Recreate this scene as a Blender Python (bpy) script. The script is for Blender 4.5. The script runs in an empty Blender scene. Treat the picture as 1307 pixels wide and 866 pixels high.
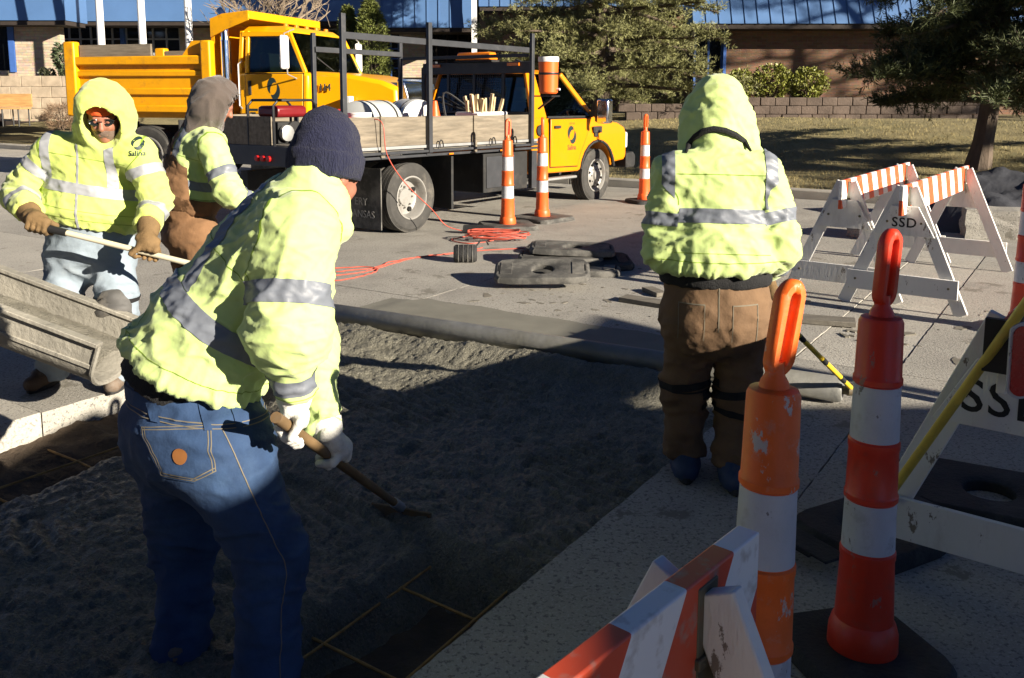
import bpy, bmesh, math, random
import numpy as np
from mathutils import Vector, Matrix, Quaternion
from mathutils.bvhtree import BVHTree
random.seed(7); np.random.seed(7)
S = bpy.context.scene
C = S.collection
# ------------------------------------------------------------------ camera
FPX, IW, IH, HOR, CAMH = 1150.0, 1307.0, 866.0, 120.0, 1.6
PITCH = math.radians(8.0)
PPY = HOR + FPX * math.tan(PITCH)
cam = bpy.data.cameras.new('camera'); camo = bpy.data.objects.new('camera', cam); C.objects.link(camo)
cam.sensor_width = 36.0; cam.sensor_fit = 'HORIZONTAL'; cam.lens = 36.0 * FPX / IW
cam.shift_y = (PPY - IH / 2) / IW
cam.clip_start = 0.05; cam.clip_end = 2000
camo.location = (0, 0, CAMH); camo.rotation_euler = (math.pi / 2 - PITCH, 0, 0)
S.camera = camo
# ------------------------------------------------------------------ sky, sun, exposure
SUN_EL = math.radians(18.0)
LH = Vector((-0.81, 0.586)).normalized()             # where the shadows fall
w = bpy.data.worlds.new('World'); S.world = w; w.use_nodes = True
nt = w.node_tree; bg = nt.nodes['Background']
sky = nt.nodes.new('ShaderNodeTexSky'); sky.sky_type = 'NISHITA'; sky.sun_disc = False
sky.sun_elevation = SUN_EL; sky.sun_rotation = math.atan2(-LH.x, -LH.y); sky.air_density = 0.3; sky.dust_density = 0.0; sky.ozone_density = 3.5
nt.links.new(sky.outputs[0], bg.inputs[0]); bg.inputs[1].default_value = 0.05
sl = bpy.data.lights.new('sun', 'SUN'); sl.energy = 5.0; sl.angle = math.radians(0.4); sl.color = (1.0, 0.90, 0.745)
so = bpy.data.objects.new('sun', sl); C.objects.link(so); so.location = (20, -14, 12)
so.rotation_euler = Vector((LH.x * math.cos(SUN_EL), LH.y * math.cos(SUN_EL), -math.sin(SUN_EL))).to_track_quat('-Z', 'Y').to_euler()
S.view_settings.view_transform = 'Standard'; S.view_settings.look = 'None'
S.view_settings.gamma = 1.0; S.view_settings.use_curve_mapping = False
S.view_settings.exposure = 1.37

# ------------------------------------------------------------------ helpers
def ray(px, py):
    xc = (px - IW / 2) / FPX; yc = -(py - PPY) / FPX
    c, s = math.cos(PITCH), math.sin(PITCH)
    return Vector((xc, c + yc * s, -s + yc * c))
def P(px, py, d):                                    # the world point seen there at distance y = d
    r = ray(px, py); return Vector((0, 0, CAMH)) + r * (d / r.y)
def G(px, py, z=0.0):
    r = ray(px, py); return Vector((0, 0, CAMH)) + r * ((z - CAMH) / r.z)
VA = Vector((0.55, 0.835)).normalized(); VB = Vector((VA.y, -VA.x))
def AB(a, b, z=0.0): return Vector((VA.x * a + VB.x * b, VA.y * a + VB.y * b, z))

_mats = {}
def lin(c): return tuple(((x / 12.92) if x <= 0.04045 else ((x + 0.055) / 1.055) ** 2.4) for x in c)
def M(name, col, rough=0.6, metal=0.0, var=0.12, vs=6.0, bump=0.0, bs=80.0, dirt=None, ds=3.0, damt=0.5, spec=0.4,
      sheen=0.0, speck=None, ss=200.0, stretch=(1, 1, 1), coat=0.0, trans=0.0, alpha=1.0, emit=0.0, chip=None):
    if name in _mats: return _mats[name]
    m = bpy.data.materials.new(name); m.use_nodes = True; _mats[name] = m
    t = m.node_tree; N = t.nodes; L = t.links; b = N['Principled BSDF']
    tc = N.new('ShaderNodeTexCoord'); mp = N.new('ShaderNodeMapping'); mp.inputs['Scale'].default_value = stretch
    L.new(tc.outputs['Object'], mp.inputs[0]); vec = mp.outputs[0]
    def noise(scale, detail=6, rgh=0.6, vec_=None):
        nonlocal vec
        n = N.new('ShaderNodeTexNoise'); n.inputs['Scale'].default_value = scale
        n.inputs['Detail'].default_value = detail; n.inputs['Roughness'].default_value = rgh
        L.new(vec, n.inputs['Vector']); return n.outputs['Fac']
    def ramp(fac, p0, p1):
        r = N.new('ShaderNodeMapRange'); r.inputs[1].default_value = p0; r.inputs[2].default_value = p1
        L.new(fac, r.inputs[0]); return r.outputs[0]
    def mix(f, a, bb):
        x = N.new('ShaderNodeMix'); x.data_type = 'RGBA'
        if isinstance(f, float): x.inputs[0].default_value = f
        else: L.new(f, x.inputs[0])
        for i, c in ((6, a), (7, bb)):
            if isinstance(c, tuple): x.inputs[i].default_value = (*c[:3], 1)
            else: L.new(c, x.inputs[i])
        return x.outputs[2]
    out = mix(ramp(noise(vs), 0.3, 0.7), tuple(c * (1 - var) for c in col), tuple(min(c * (1 + var), 1) for c in col))
    if speck:
        for k, (sc, amt) in enumerate(speck):
            f = ramp(noise(ss * (1 + k * 0.7), 2), 0.55, 0.63); g = N.new('ShaderNodeMath'); g.operation = 'MULTIPLY'
            L.new(f, g.inputs[0]); g.inputs[1].default_value = amt; out = mix(g.outputs[0], out, sc)
    rg = None
    if dirt:
        f = ramp(noise(ds, 8, 0.7), 0.62 - 0.28 * damt, 0.78 - 0.12 * damt)
        g = N.new('ShaderNodeMath'); g.operation = 'MULTIPLY'; L.new(f, g.inputs[0]); g.inputs[1].default_value = min(1, damt + 0.3)
        out = mix(g.outputs[0], out, dirt)
        rg = g.outputs[0]
    if chip:                                          # crisp scuffs and chips: (colour, scale, threshold, stretch)
        mp2 = N.new('ShaderNodeMapping'); mp2.inputs['Scale'].default_value = chip[3]; L.new(tc.outputs['Object'], mp2.inputs[0]); vec0 = vec; vec = mp2.outputs[0]
        f = ramp(noise(chip[1], 9, 0.72), chip[2], chip[2] + 0.02); vec = vec0; out = mix(f, out, chip[0])
    L.new(out, b.inputs['Base Color'])
    rr = N.new('ShaderNodeMapRange'); rr.inputs[3].default_value = max(0.02, rough - 0.08); rr.inputs[4].default_value = min(1, rough + 0.12)
    L.new(noise(vs * 2.3), rr.inputs[0]); L.new(rr.outputs[0], b.inputs['Roughness'])
    b.inputs['Metallic'].default_value = metal; b.inputs['Specular IOR Level'].default_value = spec
    b.inputs['Sheen Weight'].default_value = sheen; b.inputs['Coat Weight'].default_value = coat
    b.inputs['Transmission Weight'].default_value = trans; b.inputs['Alpha'].default_value = alpha
    if emit: L.new(out, b.inputs['Emission Color']); b.inputs['Emission Strength'].default_value = emit
    if bump:
        bn = N.new('ShaderNodeBump'); bn.inputs['Strength'].default_value = min(1, bump); bn.inputs['Distance'].default_value = 0.02 if bump <= 1 else 0.02 * bump
        L.new(noise(bs, 8), bn.inputs['Height']); L.new(bn.outputs[0], b.inputs['Normal'])
    return m

class MB:
    def __init__(s): s.v = []; s.f = []
    def add(s, vs, fs):
        o = len(s.v); s.v += [tuple(v) for v in vs]; s.f += [tuple(i + o for i in f) for f in fs]; return s
    def box(s, c, d, rot=None):
        x, y, z = d[0] / 2, d[1] / 2, d[2] / 2
        vs = [Vector(p) for p in ((-x, -y, -z), (x, -y, -z), (x, y, -z), (-x, y, -z), (-x, -y, z), (x, -y, z), (x, y, z), (-x, y, z))]
        if rot is not None: vs = [rot @ v for v in vs]
        return s.add([v + Vector(c) for v in vs], [(3, 2, 1, 0), (4, 5, 6, 7), (0, 1, 5, 4), (1, 2, 6, 5), (2, 3, 7, 6), (3, 0, 4, 7)])
    def bb(s, x0, x1, y0, y1, z0, z1): return s.box(((x0 + x1) / 2, (y0 + y1) / 2, (z0 + z1) / 2), (x1 - x0, y1 - y0, z1 - z0))
    def beam(s, p, q, w, h, up=(0, 0, 1)):           # a rectangular bar from p to q, h measured along up
        p, q = Vector(p), Vector(q); d = (q - p); l = d.length; d.normalize(); u = Vector(up)
        side = d.cross(u).normalized(); u = side.cross(d).normalized()
        return s.box((p + q) / 2, (l, w, h), Matrix((d, side, u)).transposed())
    def tube(s, pts, r, n=8, cap=True):
        pts = [Vector(p) for p in pts]; rr = r if isinstance(r, (list, tuple)) else [r] * len(pts)
        vs = []; fs = []; up = None
        for i, p in enumerate(pts):
            d = (pts[min(i + 1, len(pts) - 1)] - pts[max(i - 1, 0)]).normalized()
            if up is None: up = d.orthogonal().normalized()
            up = (up - d * up.dot(d)); up = up.normalized() if up.length > 1e-6 else d.orthogonal().normalized()
            sd = d.cross(up)
            for k in range(n):
                a = 2 * math.pi * k / n; vs.append(p + (up * math.cos(a) + sd * math.sin(a)) * rr[i])
        for i in range(len(pts) - 1):
            for k in range(n):
                fs.append((i * n + k, i * n + (k + 1) % n, (i + 1) * n + (k + 1) % n, (i + 1) * n + k))
        if cap: fs.append(tuple(range(n - 1, -1, -1))); fs.append(tuple((len(pts) - 1) * n + k for k in range(n)))
        return s.add(vs, fs)
    def lathe(s, prof, n=24, o=(0, 0, 0), ax='z', sq=None):   # prof: (radius, height)
        vs = []; fs = []
        for (r, h) in prof:
            for k in range(n):
                a = 2 * math.pi * k / n; x, y = r * math.cos(a), r * math.sin(a)
                if ax == 'z': p = (x, y, h)
                elif ax == 'y': p = (x, h, y)
                else: p = (h, x, y)
                vs.append((p[0] + o[0], p[1] + o[1], p[2] + o[2]))
        for i in range(len(prof) - 1):
            for k in range(n): fs.append((i * n + k, i * n + (k + 1) % n, (i + 1) * n + (k + 1) % n, (i + 1) * n + k))
        if prof[0][0] > 1e-5: fs.append(tuple(range(n - 1, -1, -1)))
        if prof[-1][0] > 1e-5: fs.append(tuple((len(prof) - 1) * n + k for k in range(n)))
        return s.add(vs, fs)
    def prism(s, poly, y0, y1, f=None):              # poly in (x, z) swept along y
        n = len(poly); vs = [Vector((x, y0, z)) for x, z in poly] + [Vector((x, y1, z)) for x, z in poly]
        if f: vs = [Vector(f(v)) for v in vs]
        return s.add(vs, [tuple(range(n)), tuple(range(2 * n - 1, n - 1, -1))] + [(i, i + n, (i + 1) % n + n, (i + 1) % n) for i in range(n)])
    def plate(s, poly, z0, z1):                      # poly in (x, y) swept along z
        n = len(poly); vs = [(x, y, z0) for x, y in poly] + [(x, y, z1) for x, y in poly]
        return s.add(vs, [tuple(range(n - 1, -1, -1)), tuple(range(n, 2 * n))] + [(i, (i + 1) % n, (i + 1) % n + n, i + n) for i in range(n)])
    def xf(s, m): s.v = [tuple(m @ Vector(v)) for v in s.v]; return s

def mesh(name, v, f, fix=True, ang=38, smooth=True):
    me = bpy.data.meshes.new(name); me.from_pydata(v if isinstance(v, list) else v.tolist(), [], f if isinstance(f, list) else f.tolist())
    if fix:
        b = bmesh.new(); b.from_mesh(me); bmesh.ops.recalc_face_normals(b, faces=b.faces); b.to_mesh(me); b.free()
    if smooth:
        me.polygons.foreach_set('use_smooth', [True] * len(me.polygons))
        if ang: me.set_sharp_from_angle(angle=math.radians(ang))
    return me
def obj(name, mb, mat, parent=None, loc=None, bevel=0.0, ang=38, fix=True, smooth=True):
    me = mb if isinstance(mb, bpy.types.Mesh) else mesh(name, mb.v, mb.f, fix, ang, smooth)
    o = bpy.data.objects.new(name, me); C.objects.link(o)
    if not me.materials: me.materials.append(mat)
    if parent is not None: o.parent = parent
    if loc is not None: o.location = loc
    if bevel:
        md = o.modifiers.new('bevel', 'BEVEL'); md.width = bevel; md.segments = 2; md.limit_method = 'ANGLE'; md.angle_limit = math.radians(40)
    return o
def tag(o, label, cat, group=None):
    o['label'] = label; o['category'] = cat
    if group: o['group'] = group
    return o
def thing(name, label, cat, loc=(0, 0, 0), rz=0.0, group=None):
    o = bpy.data.objects.new(name, None); C.objects.link(o); o.empty_display_size = 0.1
    o.location = loc; o.rotation_euler = (0, 0, rz); return tag(o, label, cat, group)
def struct(o, kind='structure'): o['kind'] = kind; return o
KIDS = {}
def dup(root, loc=None, rz=None, label=None, rot=None):
    kids = {}
    for o in C.objects:
        if o.parent: kids.setdefault(o.parent.name, []).append(o)
    def cp(o, par):
        c = o.copy(); C.objects.link(c); c.parent = par
        for ch in kids.get(o.name, []): cp(ch, c)
        return c
    r = cp(root, None)
    if loc is not None: r.location = loc
    if rz is not None: r.rotation_euler = (0, 0, rz)
    if rot is not None: r.rotation_euler = rot
    if label: r['label'] = label
    return r
def text_mesh(txt, size, depth=0.0015, space=1.0, bold=0.0, xs=1.0):
    c = bpy.data.curves.new('t', 'FONT'); c.body = txt; c.size = size; c.align_x = 'CENTER'; c.align_y = 'CENTER'
    c.extrude = depth; c.space_character = space; c.offset = bold; c.resolution_u = 3
    o = bpy.data.objects.new('t', c); C.objects.link(o); dg = bpy.context.evaluated_depsgraph_get()
    me = bpy.data.meshes.new_from_object(o.evaluated_get(dg)); bpy.data.objects.remove(o); bpy.data.curves.remove(c)
    v = [(p.co.x * xs, p.co.y, p.co.z) for p in me.vertices]; f = [tuple(p.vertices) for p in me.polygons]
    bpy.data.meshes.remove(me); return v, f
def lettering(name, txt, size, origin, ux, uy, mat, parent, depth=0.0015, space=1.0, bold=0.0, xs=1.0):
    v, f = text_mesh(txt, size, depth, space, bold, xs); o_, x, y = Vector(origin), Vector(ux).normalized(), Vector(uy).normalized(); n = x.cross(y)
    m = MB(); m.add([o_ + x * p[0] + y * p[1] + n * p[2] for p in v], f)
    return obj(name, m, mat, parent, smooth=False)
def swirl(size, n=14):                               # two opposed curved blades of the round emblem, in (x, y)
    v = []; f = []
    for s in (1, -1):
        o = len(v)
        for i in range(n + 1):
            t = i / n; a = math.radians(52 + 165 * t); wd = .30 * size * max(.02, math.sin(math.pi * t)) ** .8; ca, sa = math.cos(a), math.sin(a)
            for k in (.62, -.38): r = .40 * size + wd * k - .07 * size; v.append((s * r * ca, s * r * sa * 1.15, 0))
        for i in range(n): f.append((o + 2 * i, o + 2 * i + 1, o + 2 * i + 3, o + 2 * i + 2))
    return v, f

# ---------------------------- numpy noise, distance fields, surface nets
_perm = np.random.RandomState(3).permutation(256).astype(np.int32); _perm = np.concatenate([_perm, _perm, _perm])
_grad = np.random.RandomState(4).normal(size=(256, 3)).astype(np.float32); _grad /= np.linalg.norm(_grad, axis=1)[:, None]
def pn(p):                                           # gradient noise, p (n,3) -> about -0.6..0.6
    p = np.asarray(p, np.float32); i = np.floor(p).astype(np.int32); f = p - i; u = f * f * f * (f * (f * 6 - 15) + 10); i &= 255
    r = 0
    for dx in (0, 1):
        wx = u[:, 0] if dx else 1 - u[:, 0]
        for dy in (0, 1):
            wy = u[:, 1] if dy else 1 - u[:, 1]
            for dz in (0, 1):
                wz = u[:, 2] if dz else 1 - u[:, 2]
                h = _perm[_perm[_perm[(i[:, 0] + dx) & 255] + ((i[:, 1] + dy) & 255)] + ((i[:, 2] + dz) & 255)]
                r = r + wx * wy * wz * ((_grad[h] * (f - np.array([dx, dy, dz], np.float32))).sum(1))
    return r
def fbm(p, o=4, g=0.5):
    r = 0; a = 1.0; p = np.asarray(p, np.float32)
    for k in range(o): r = r + a * pn(p * 2 ** k + 17.3 * k); a *= g
    return r
def smin(a, b, k):
    if k <= 0: return np.minimum(a, b)
    h = np.clip(0.5 + 0.5 * (b - a) / k, 0, 1); return b * (1 - h) + a * h - k * h * (1 - h)
def A3(v): return np.array(v, np.float32)
def sd_cone(p, a, b, ra, rb, n=None, k=1.0):         # tapered capsule, thinner by k along n
    a, b = A3(a), A3(b); ba = b - a; q = p - a; t = np.clip((q @ ba) / max(ba @ ba, 1e-9), 0, 1); q = q - t[:, None] * ba
    if n is not None:
        n = A3(n); n = n / np.linalg.norm(n); q = q + ((q @ n) * (1 / k - 1))[:, None] * n
    return np.sqrt((q * q).sum(1)) - (ra + (rb - ra) * t)
def sd_ell(p, c, r, R=None):
    q = p - A3(c)
    if R is not None: q = q @ np.array(R, np.float32)      # columns of R are the axes
    r = A3(r); k = np.sqrt(((q / r) ** 2).sum(1)); return (k - 1) * r.min() * (1.0 if True else 1)
def sd_box(p, c, h, R=None, rd=0.01):
    q = p - A3(c)
    if R is not None: q = q @ np.array(R, np.float32)
    q = np.abs(q) - (A3(h) - rd); return np.sqrt((np.maximum(q, 0) ** 2).sum(1)) + np.minimum(q.max(1), 0) - rd
def nets(fn, xs, ys, zs):
    xs, ys, zs = [np.asarray(a, np.float32) for a in (xs, ys, zs)]; X, Y, Z = np.meshgrid(xs, ys, zs, indexing='ij')
    pts = np.stack([X.ravel(), Y.ravel(), Z.ravel()], 1); g = fn(pts).reshape(X.shape); nx, ny, nz = g.shape
    neg = g < 0; cs = [neg[a:nx - 1 + a, b:ny - 1 + b, c:nz - 1 + c] for a in (0, 1) for b in (0, 1) for c in (0, 1)]
    cnt = sum(c.astype(np.int8) for c in cs); act = (cnt > 0) & (cnt < 8); idx = -np.ones(act.shape, np.int64)
    ci = np.argwhere(act); idx[act] = np.arange(len(ci)); acc = np.zeros((len(ci), 3)); num = np.zeros(len(ci)); cor = [(a, b, c) for a in (0, 1) for b in (0, 1) for c in (0, 1)]
    for i, c0 in enumerate(cor):
        for c1 in cor[i + 1:]:
            if sum(abs(x - y) for x, y in zip(c0, c1)) != 1: continue
            p0 = ci + c0; p1 = ci + c1; g0 = g[p0[:, 0], p0[:, 1], p0[:, 2]]; g1 = g[p1[:, 0], p1[:, 1], p1[:, 2]]
            m = (g0 < 0) != (g1 < 0); t = np.where(m, g0 / np.where(m, g0 - g1, 1), 0)[:, None]
            w0 = np.stack([xs[p0[:, 0]], ys[p0[:, 1]], zs[p0[:, 2]]], 1); w1 = np.stack([xs[p1[:, 0]], ys[p1[:, 1]], zs[p1[:, 2]]], 1)
            acc += np.where(m[:, None], w0 + t * (w1 - w0), 0); num += m
    V = acc / num[:, None]; F = []
    for ax in range(3):
        o = [0, 0, 0]; o[ax] = 1; sh = [nx, ny, nz]; sl0 = [slice(1, s - 1) for s in sh]; sl0[ax] = slice(0, sh[ax] - 1)
        a = neg[tuple(sl0)]; sl1 = list(sl0); sl1[ax] = slice(1, sh[ax]); b = neg[tuple(sl1)]; e = np.argwhere(a != b)
        if not len(e): continue
        flip = a[e[:, 0], e[:, 1], e[:, 2]]; base = e.copy()
        for k in range(3):
            if k != ax: base[:, k] += 1
        u, v2 = (ax + 1) % 3, (ax + 2) % 3; q = []
        for du, dv in ((0, 0), (1, 0), (1, 1), (0, 1)):
            c = base.copy(); c[:, u] -= du; c[:, v2] -= dv; q.append(idx[c[:, 0], c[:, 1], c[:, 2]])
        q = np.stack(q, 1); q[~flip] = q[~flip][:, ::-1]; F.append(q)
    return V, np.concatenate(F)
def vnormals(V, F):
    n = np.cross(V[F[:, 2]] - V[F[:, 0]], V[F[:, 3]] - V[F[:, 1]]); N = np.zeros_like(V)
    for k in range(4): np.add.at(N, F[:, k], n)
    return N / np.maximum(np.linalg.norm(N, axis=1), 1e-9)[:, None]
def span(lo, hi, h): return np.arange(lo, hi + h, h)
class Garment:
    def __init__(s, fn, lo, hi, h, wr=None):
        s.V, s.F = nets(fn, span(lo[0], hi[0], h), span(lo[1], hi[1], h), span(lo[2], hi[2], h)); s.N = vnormals(s.V, s.F)
        if wr is not None: s.V = s.V + s.N * wr(s.V, s.N)[:, None]; s.N = vnormals(s.V, s.F)
    def build(s, name, mat, base, parent):
        return obj(name, mesh(name, s.V - np.array(base), s.F, False, None), mat, parent)
    def clip(s, name, fields, mat, base, parent, off=0.0025, facing=None, thick=True):
        # the part of the surface where every field is positive, lifted off by a little: stripes, pockets, seams
        fl = np.concatenate([f[:, None] if f.ndim == 1 else f for f in fields], 1); keep = (fl[s.F].max(1) > 0).all(1)
        if facing is not None: keep &= (s.N[s.F].mean(1) @ np.array(facing)) > 0.1
        vs = []; fs = []; cache = {}
        for f in s.F[keep]:
            poly = [np.concatenate([s.V[i] + s.N[i] * off, fl[i]]) for i in f]
            for k in range(fl.shape[1]):
                out = []
                for i in range(len(poly)):
                    p, q = poly[i], poly[(i + 1) % len(poly)]; a, b = p[3 + k], q[3 + k]
                    if a >= 0: out.append(p)
                    if (a >= 0) != (b >= 0): out.append(p + (q - p) * (a / (a - b)))
                poly = out
                if len(poly) < 3: break
            if len(poly) < 3: continue
            ids = []
            for p in poly:
                kk = tuple(np.round(p[:3], 5)); 
                if kk not in cache: cache[kk] = len(vs); vs.append(tuple(p[:3] - np.array(base)))
                if cache[kk] not in ids: ids.append(cache[kk])
            if len(ids) > 2: fs.append(tuple(ids))
        if not fs: return None
        me = mesh(name, vs, fs, False, None); o = obj(name, me, mat, parent); return o
# ================================================================== the setting
m_conc = M('old_concrete', (0.335, 0.315, 0.275), 0.85, chip=((.20, .185, .155), 1.7, .60, (1, 1, 1)), var=0.14, vs=1.6, bump=0.45, bs=90, dirt=(0.15, 0.14, 0.125), ds=1.3, damt=0.32,
           speck=[((0.11, 0.105, 0.10), 0.75), ((0.46, 0.44, 0.41), 0.5)], ss=62)
m_conc2 = M('old_concrete_pale', (0.40, 0.375, 0.325), 0.85, chip=((.25, .23, .195), 1.9, .60, (1, 1, 1)), var=0.12, vs=1.4, bump=0.4, bs=90, dirt=(0.2, 0.185, 0.165), ds=1.1, damt=0.3,
            speck=[((0.14, 0.13, 0.12), 0.65), ((0.5, 0.48, 0.45), 0.45)], ss=62)
m_dirt = M('subbase', (0.085, 0.062, 0.043), 0.95, var=0.3, vs=5, bump=1.0, bs=30)
m_wet = M('wet_concrete', (0.175, 0.165, 0.128), 0.42, var=0.3, vs=9, bump=1.4, bs=85, spec=0.45, speck=[((0.05, 0.046, 0.036), 0.4), ((0.28, 0.265, 0.21), 0.6)], ss=75)
m_smooth = M('screeded_concrete', (0.185, 0.178, 0.148), 0.8, var=0.12, vs=4, bump=0.12, bs=60)
m_lawn = M('lawn', (0.27, 0.225, 0.11), 0.95, var=0.28, vs=1.1, bump=0.8, bs=70, dirt=(0.11, 0.11, 0.045), ds=0.8, damt=0.45)
m_kerb = M('kerb_concrete', (0.33, 0.31, 0.27), 0.85, var=0.15, vs=3, bump=0.3, bs=60)

g = MB(); g.bb(-600, 600, -300, 900, -1.2, -0.262)
road = struct(obj('road', g, m_dirt, smooth=False))
sa, sbb = np.arange(-1.5, 5.5, .028), np.arange(-4.5, -1.45, .028); SA, SB = np.meshgrid(sa, sbb, indexing='ij'); sz = -.25 + .13 * np.exp(-np.maximum(0, SB.ravel() + 4.4) / .3) + .05 * fbm(np.stack([SA.ravel() * 3, SB.ravel() * 3, SA.ravel() * 0], 1), 5, .65)
sid = np.arange(SA.size).reshape(SA.shape); SV = np.stack([VA.x * SA.ravel() + VB.x * SB.ravel(), VA.y * SA.ravel() + VB.y * SB.ravel(), sz], 1)
struct(obj('subbase_ground', mesh('subbase_ground', SV, np.stack([sid[:-1, :-1].ravel(), sid[1:, :-1].ravel(), sid[1:, 1:].ravel(), sid[:-1, 1:].ravel()], 1), True, None), m_dirt))
def slab_poly(a0, a1, b0, b1, step, jit):
    pts = []; g = 0.003
    cs = [(a0 + g, b0 + g), (a0 + g, b1 - g), (a1 - g, b1 - g), (a1 - g, b0 + g)]
    for i in range(4):
        p, q = cs[i], cs[(i + 1) % 4]; n = max(1, int(math.dist(p, q) / step))
        for k in range(n):
            t = k / n; j = [random.gauss(0, jit) if 0 < k else 0 for _ in (0, 1)]
            pts.append((p[0] + (q[0] - p[0]) * t + j[0], p[1] + (q[1] - p[1]) * t + j[1]))
    return pts
rows = [-12, -6.5, -1.5, 2.35, 5.42, 9.6, 13.95]
colsR = [-1.5, -0.92, 2.7, 6.3, 9.9, 13.5, 17.1, 20.7]; colsL = [-4.4, -8.1, -11.7, -15.3, -18.9, -22.5, -26.1, -29.7]
si = 0
def slab(a0, a1, b0, b1):
    global si
    near = a1 > -2 and a0 < 6 and b1 > -9 and b0 < 3
    c = ((a0 + a1) / 2, (b0 + b1) / 2); pl = slab_poly(a0, a1, b0, b1, 0.05 if near else 0.6, 0.0022 if near else 0.0015)
    pw = [AB(a, b) for a, b in pl]; dz = random.uniform(-0.004, 0.002)
    mb = MB(); mb.plate([(p.x, p.y) for p in pw], -0.25, dz)
    obj('slab', mb, m_conc2 if si % 3 == 1 else m_conc, road, bevel=0.002, ang=30); si += 1
for i in range(len(rows) - 1):
    for j in range(len(colsR) - 1): slab(rows[i], rows[i + 1], colsR[j], colsR[j + 1])
    for j in range(len(colsL) - 1): slab(rows[i], rows[i + 1], colsL[j + 1], colsL[j])
    if rows[i] >= 5 or rows[i + 1] <= -1: slab(rows[i], rows[i + 1], -4.4, -1.5)

# fresh concrete in the patch: a height field
def pipe_a(b): return 4.47 + .079 * (b + 4.3)
def sm(x): x = np.clip(x, 0, 1); return x * x * (3 - 2 * x)
ha, hb = np.arange(-1.0, 4.93, 0.0115), np.arange(-4.397, -1.502, 0.0115)
GA, GB = np.meshgrid(ha, hb, indexing='ij'); fa, fb = GA.ravel(), GB.ravel()
z0 = np.zeros_like(fa)
def nz(s, o=3, k=0, g=0.5): return fbm(np.stack([fa * s + k, fb * s, z0 + k * 3.1], 1), o, g)
edge = 0.22 * nz(1.6, 3, 5)
main = sm((fa - 2.30 + edge) / 0.3)
leftcut = sm((fb + 3.98 + edge * 0.6) / 0.28); leftcut = np.maximum(leftcut, sm((fa - 3.15 + edge) / 0.3))
mound = np.exp(-(((fa - 1.75) / 0.78) ** 2 + ((fb + 3.08) / 0.62) ** 2) ** 1.5) * 1.05
mound = np.maximum(mound, 0.95 * np.exp(-(((fa - 0.7) / 1.0) ** 2 + ((fb + 3.0) / 0.6) ** 2) ** 1.5))
lump = 0.75 * np.exp(-(((fa - 3.05) / 0.22) ** 2 + ((fb + 4.2) / 0.2) ** 2) ** 1.3)
bulk = sm((-1.86 - fb + edge * .5) / .2) * sm((fb + 3.98 + edge * .6) / .28) * (.86 + .14 * np.clip(mound, 0, 1))
T = np.maximum(np.maximum(np.maximum(main * leftcut, mound), lump), bulk)
pa_b = pipe_a(fb); top = -0.055 + 0.05 * sm((fa - 3.4) / .9) + 0.075 * np.exp(-((fa - pa_b + .19) / 0.13) ** 2) * (1 + .5 * nz(1.5, 2, 21)) + 0.05 * np.exp(-((fa - 3.9) / .35) ** 2 - ((fb + 3.9) / .35) ** 2)
zz = -0.30 + T * (top + 0.30)
rough = 0.024 * nz(2.6, 3, 1) + 0.022 * np.abs(nz(7, 2, 2)) + 0.012 * np.abs(nz(19, 2, 7)) + 0.013 * nz(40, 2, 9) - .010 + 0.016 * (0.35 - np.abs(nz(6, 2, 8))) - 0.02 * np.maximum(0, nz(7, 1, 11) - 0.22) * 4
warp_ = nz(1.2, 2, 31); rake = .010 * np.sin(fa * 95 + fb * 22 + warp_ * 14) * sm((nz(1.1, 2, 41) - .02) / .2) * sm((4.35 - fa) / .3)
zz += (rough + rake) * sm(T * 3)
zz = np.where(fa > pa_b - .02, np.minimum(zz, -0.03), zz)
na, nb = len(ha), len(hb); vid = np.arange(na * nb).reshape(na, nb)
Fq = np.stack([vid[:-1, :-1].ravel(), vid[:-1, 1:].ravel(), vid[1:, 1:].ravel(), vid[1:, :-1].ravel()], 1)
kk = (zz[Fq].max(1) > -0.262); Fq = Fq[kk]
Vq = np.stack([VA.x * fa + VB.x * fb, VA.y * fa + VB.y * fb, zz], 1)
used = np.unique(Fq); rm = -np.ones(len(Vq), int); rm[used] = np.arange(len(used))
struct(obj('fresh_concrete', mesh('fresh_concrete', Vq[used], rm[Fq][:, ::-1], False, None), m_wet))
# screeded, smooth strip beyond the pipe
sb = MB(); n = 60; v = []; 
for i in range(n + 1):
    b = -4.62 + (4.62 - 1.52) * i / n
    far = 5.40 + 0.02 * math.sin(i * 0.5) + random.gauss(0, 0.006) + (0.12 if i < 5 else 0) * -1
    for a in np.linspace(pipe_a(b) - .03, far, 5): v.append(AB(a, b, 0.012 if -4.5 < b < -1.6 else 0.006))
sb.add(v, [(i * 5 + k, i * 5 + k + 1, i * 5 + k + 6, i * 5 + k + 5) for i in range(n) for k in range(4)])
struct(obj('screeded_concrete', sb, m_smooth))
# wire mesh lying on the sub-base, each rod a part
m_rod = M('mesh_rod', (0.33, 0.19, 0.06), 0.7, var=0.4, vs=20)
wm = thing('wire_mesh', 'rusty yellow wire mesh lying in the unpoured patch', 'wire mesh', AB(1.5, -3, -0.2))
bl = Vector(wm.location)
for i in range(13):
    a = -1.3 + i * 0.4
    if a < 3.4:
        r = MB(); r.tube([AB(a + random.gauss(0, .01), b, -0.165 + 0.012 * math.sin(b * 3 + a)) - bl for b in np.linspace(-4.45, -1.63, 8)], 0.0055, 6); obj('rod', r, m_rod, wm)
for i in range(9):
    b = -4.38 + i * 0.34
    r = MB(); r.tube([AB(a, b + 0.015 * math.sin(a * 2 + b), -0.157) - bl for a in np.linspace(-1.4, 3.5, 10)], 0.0055, 6); obj('rod', r, m_rod, wm)
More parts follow.
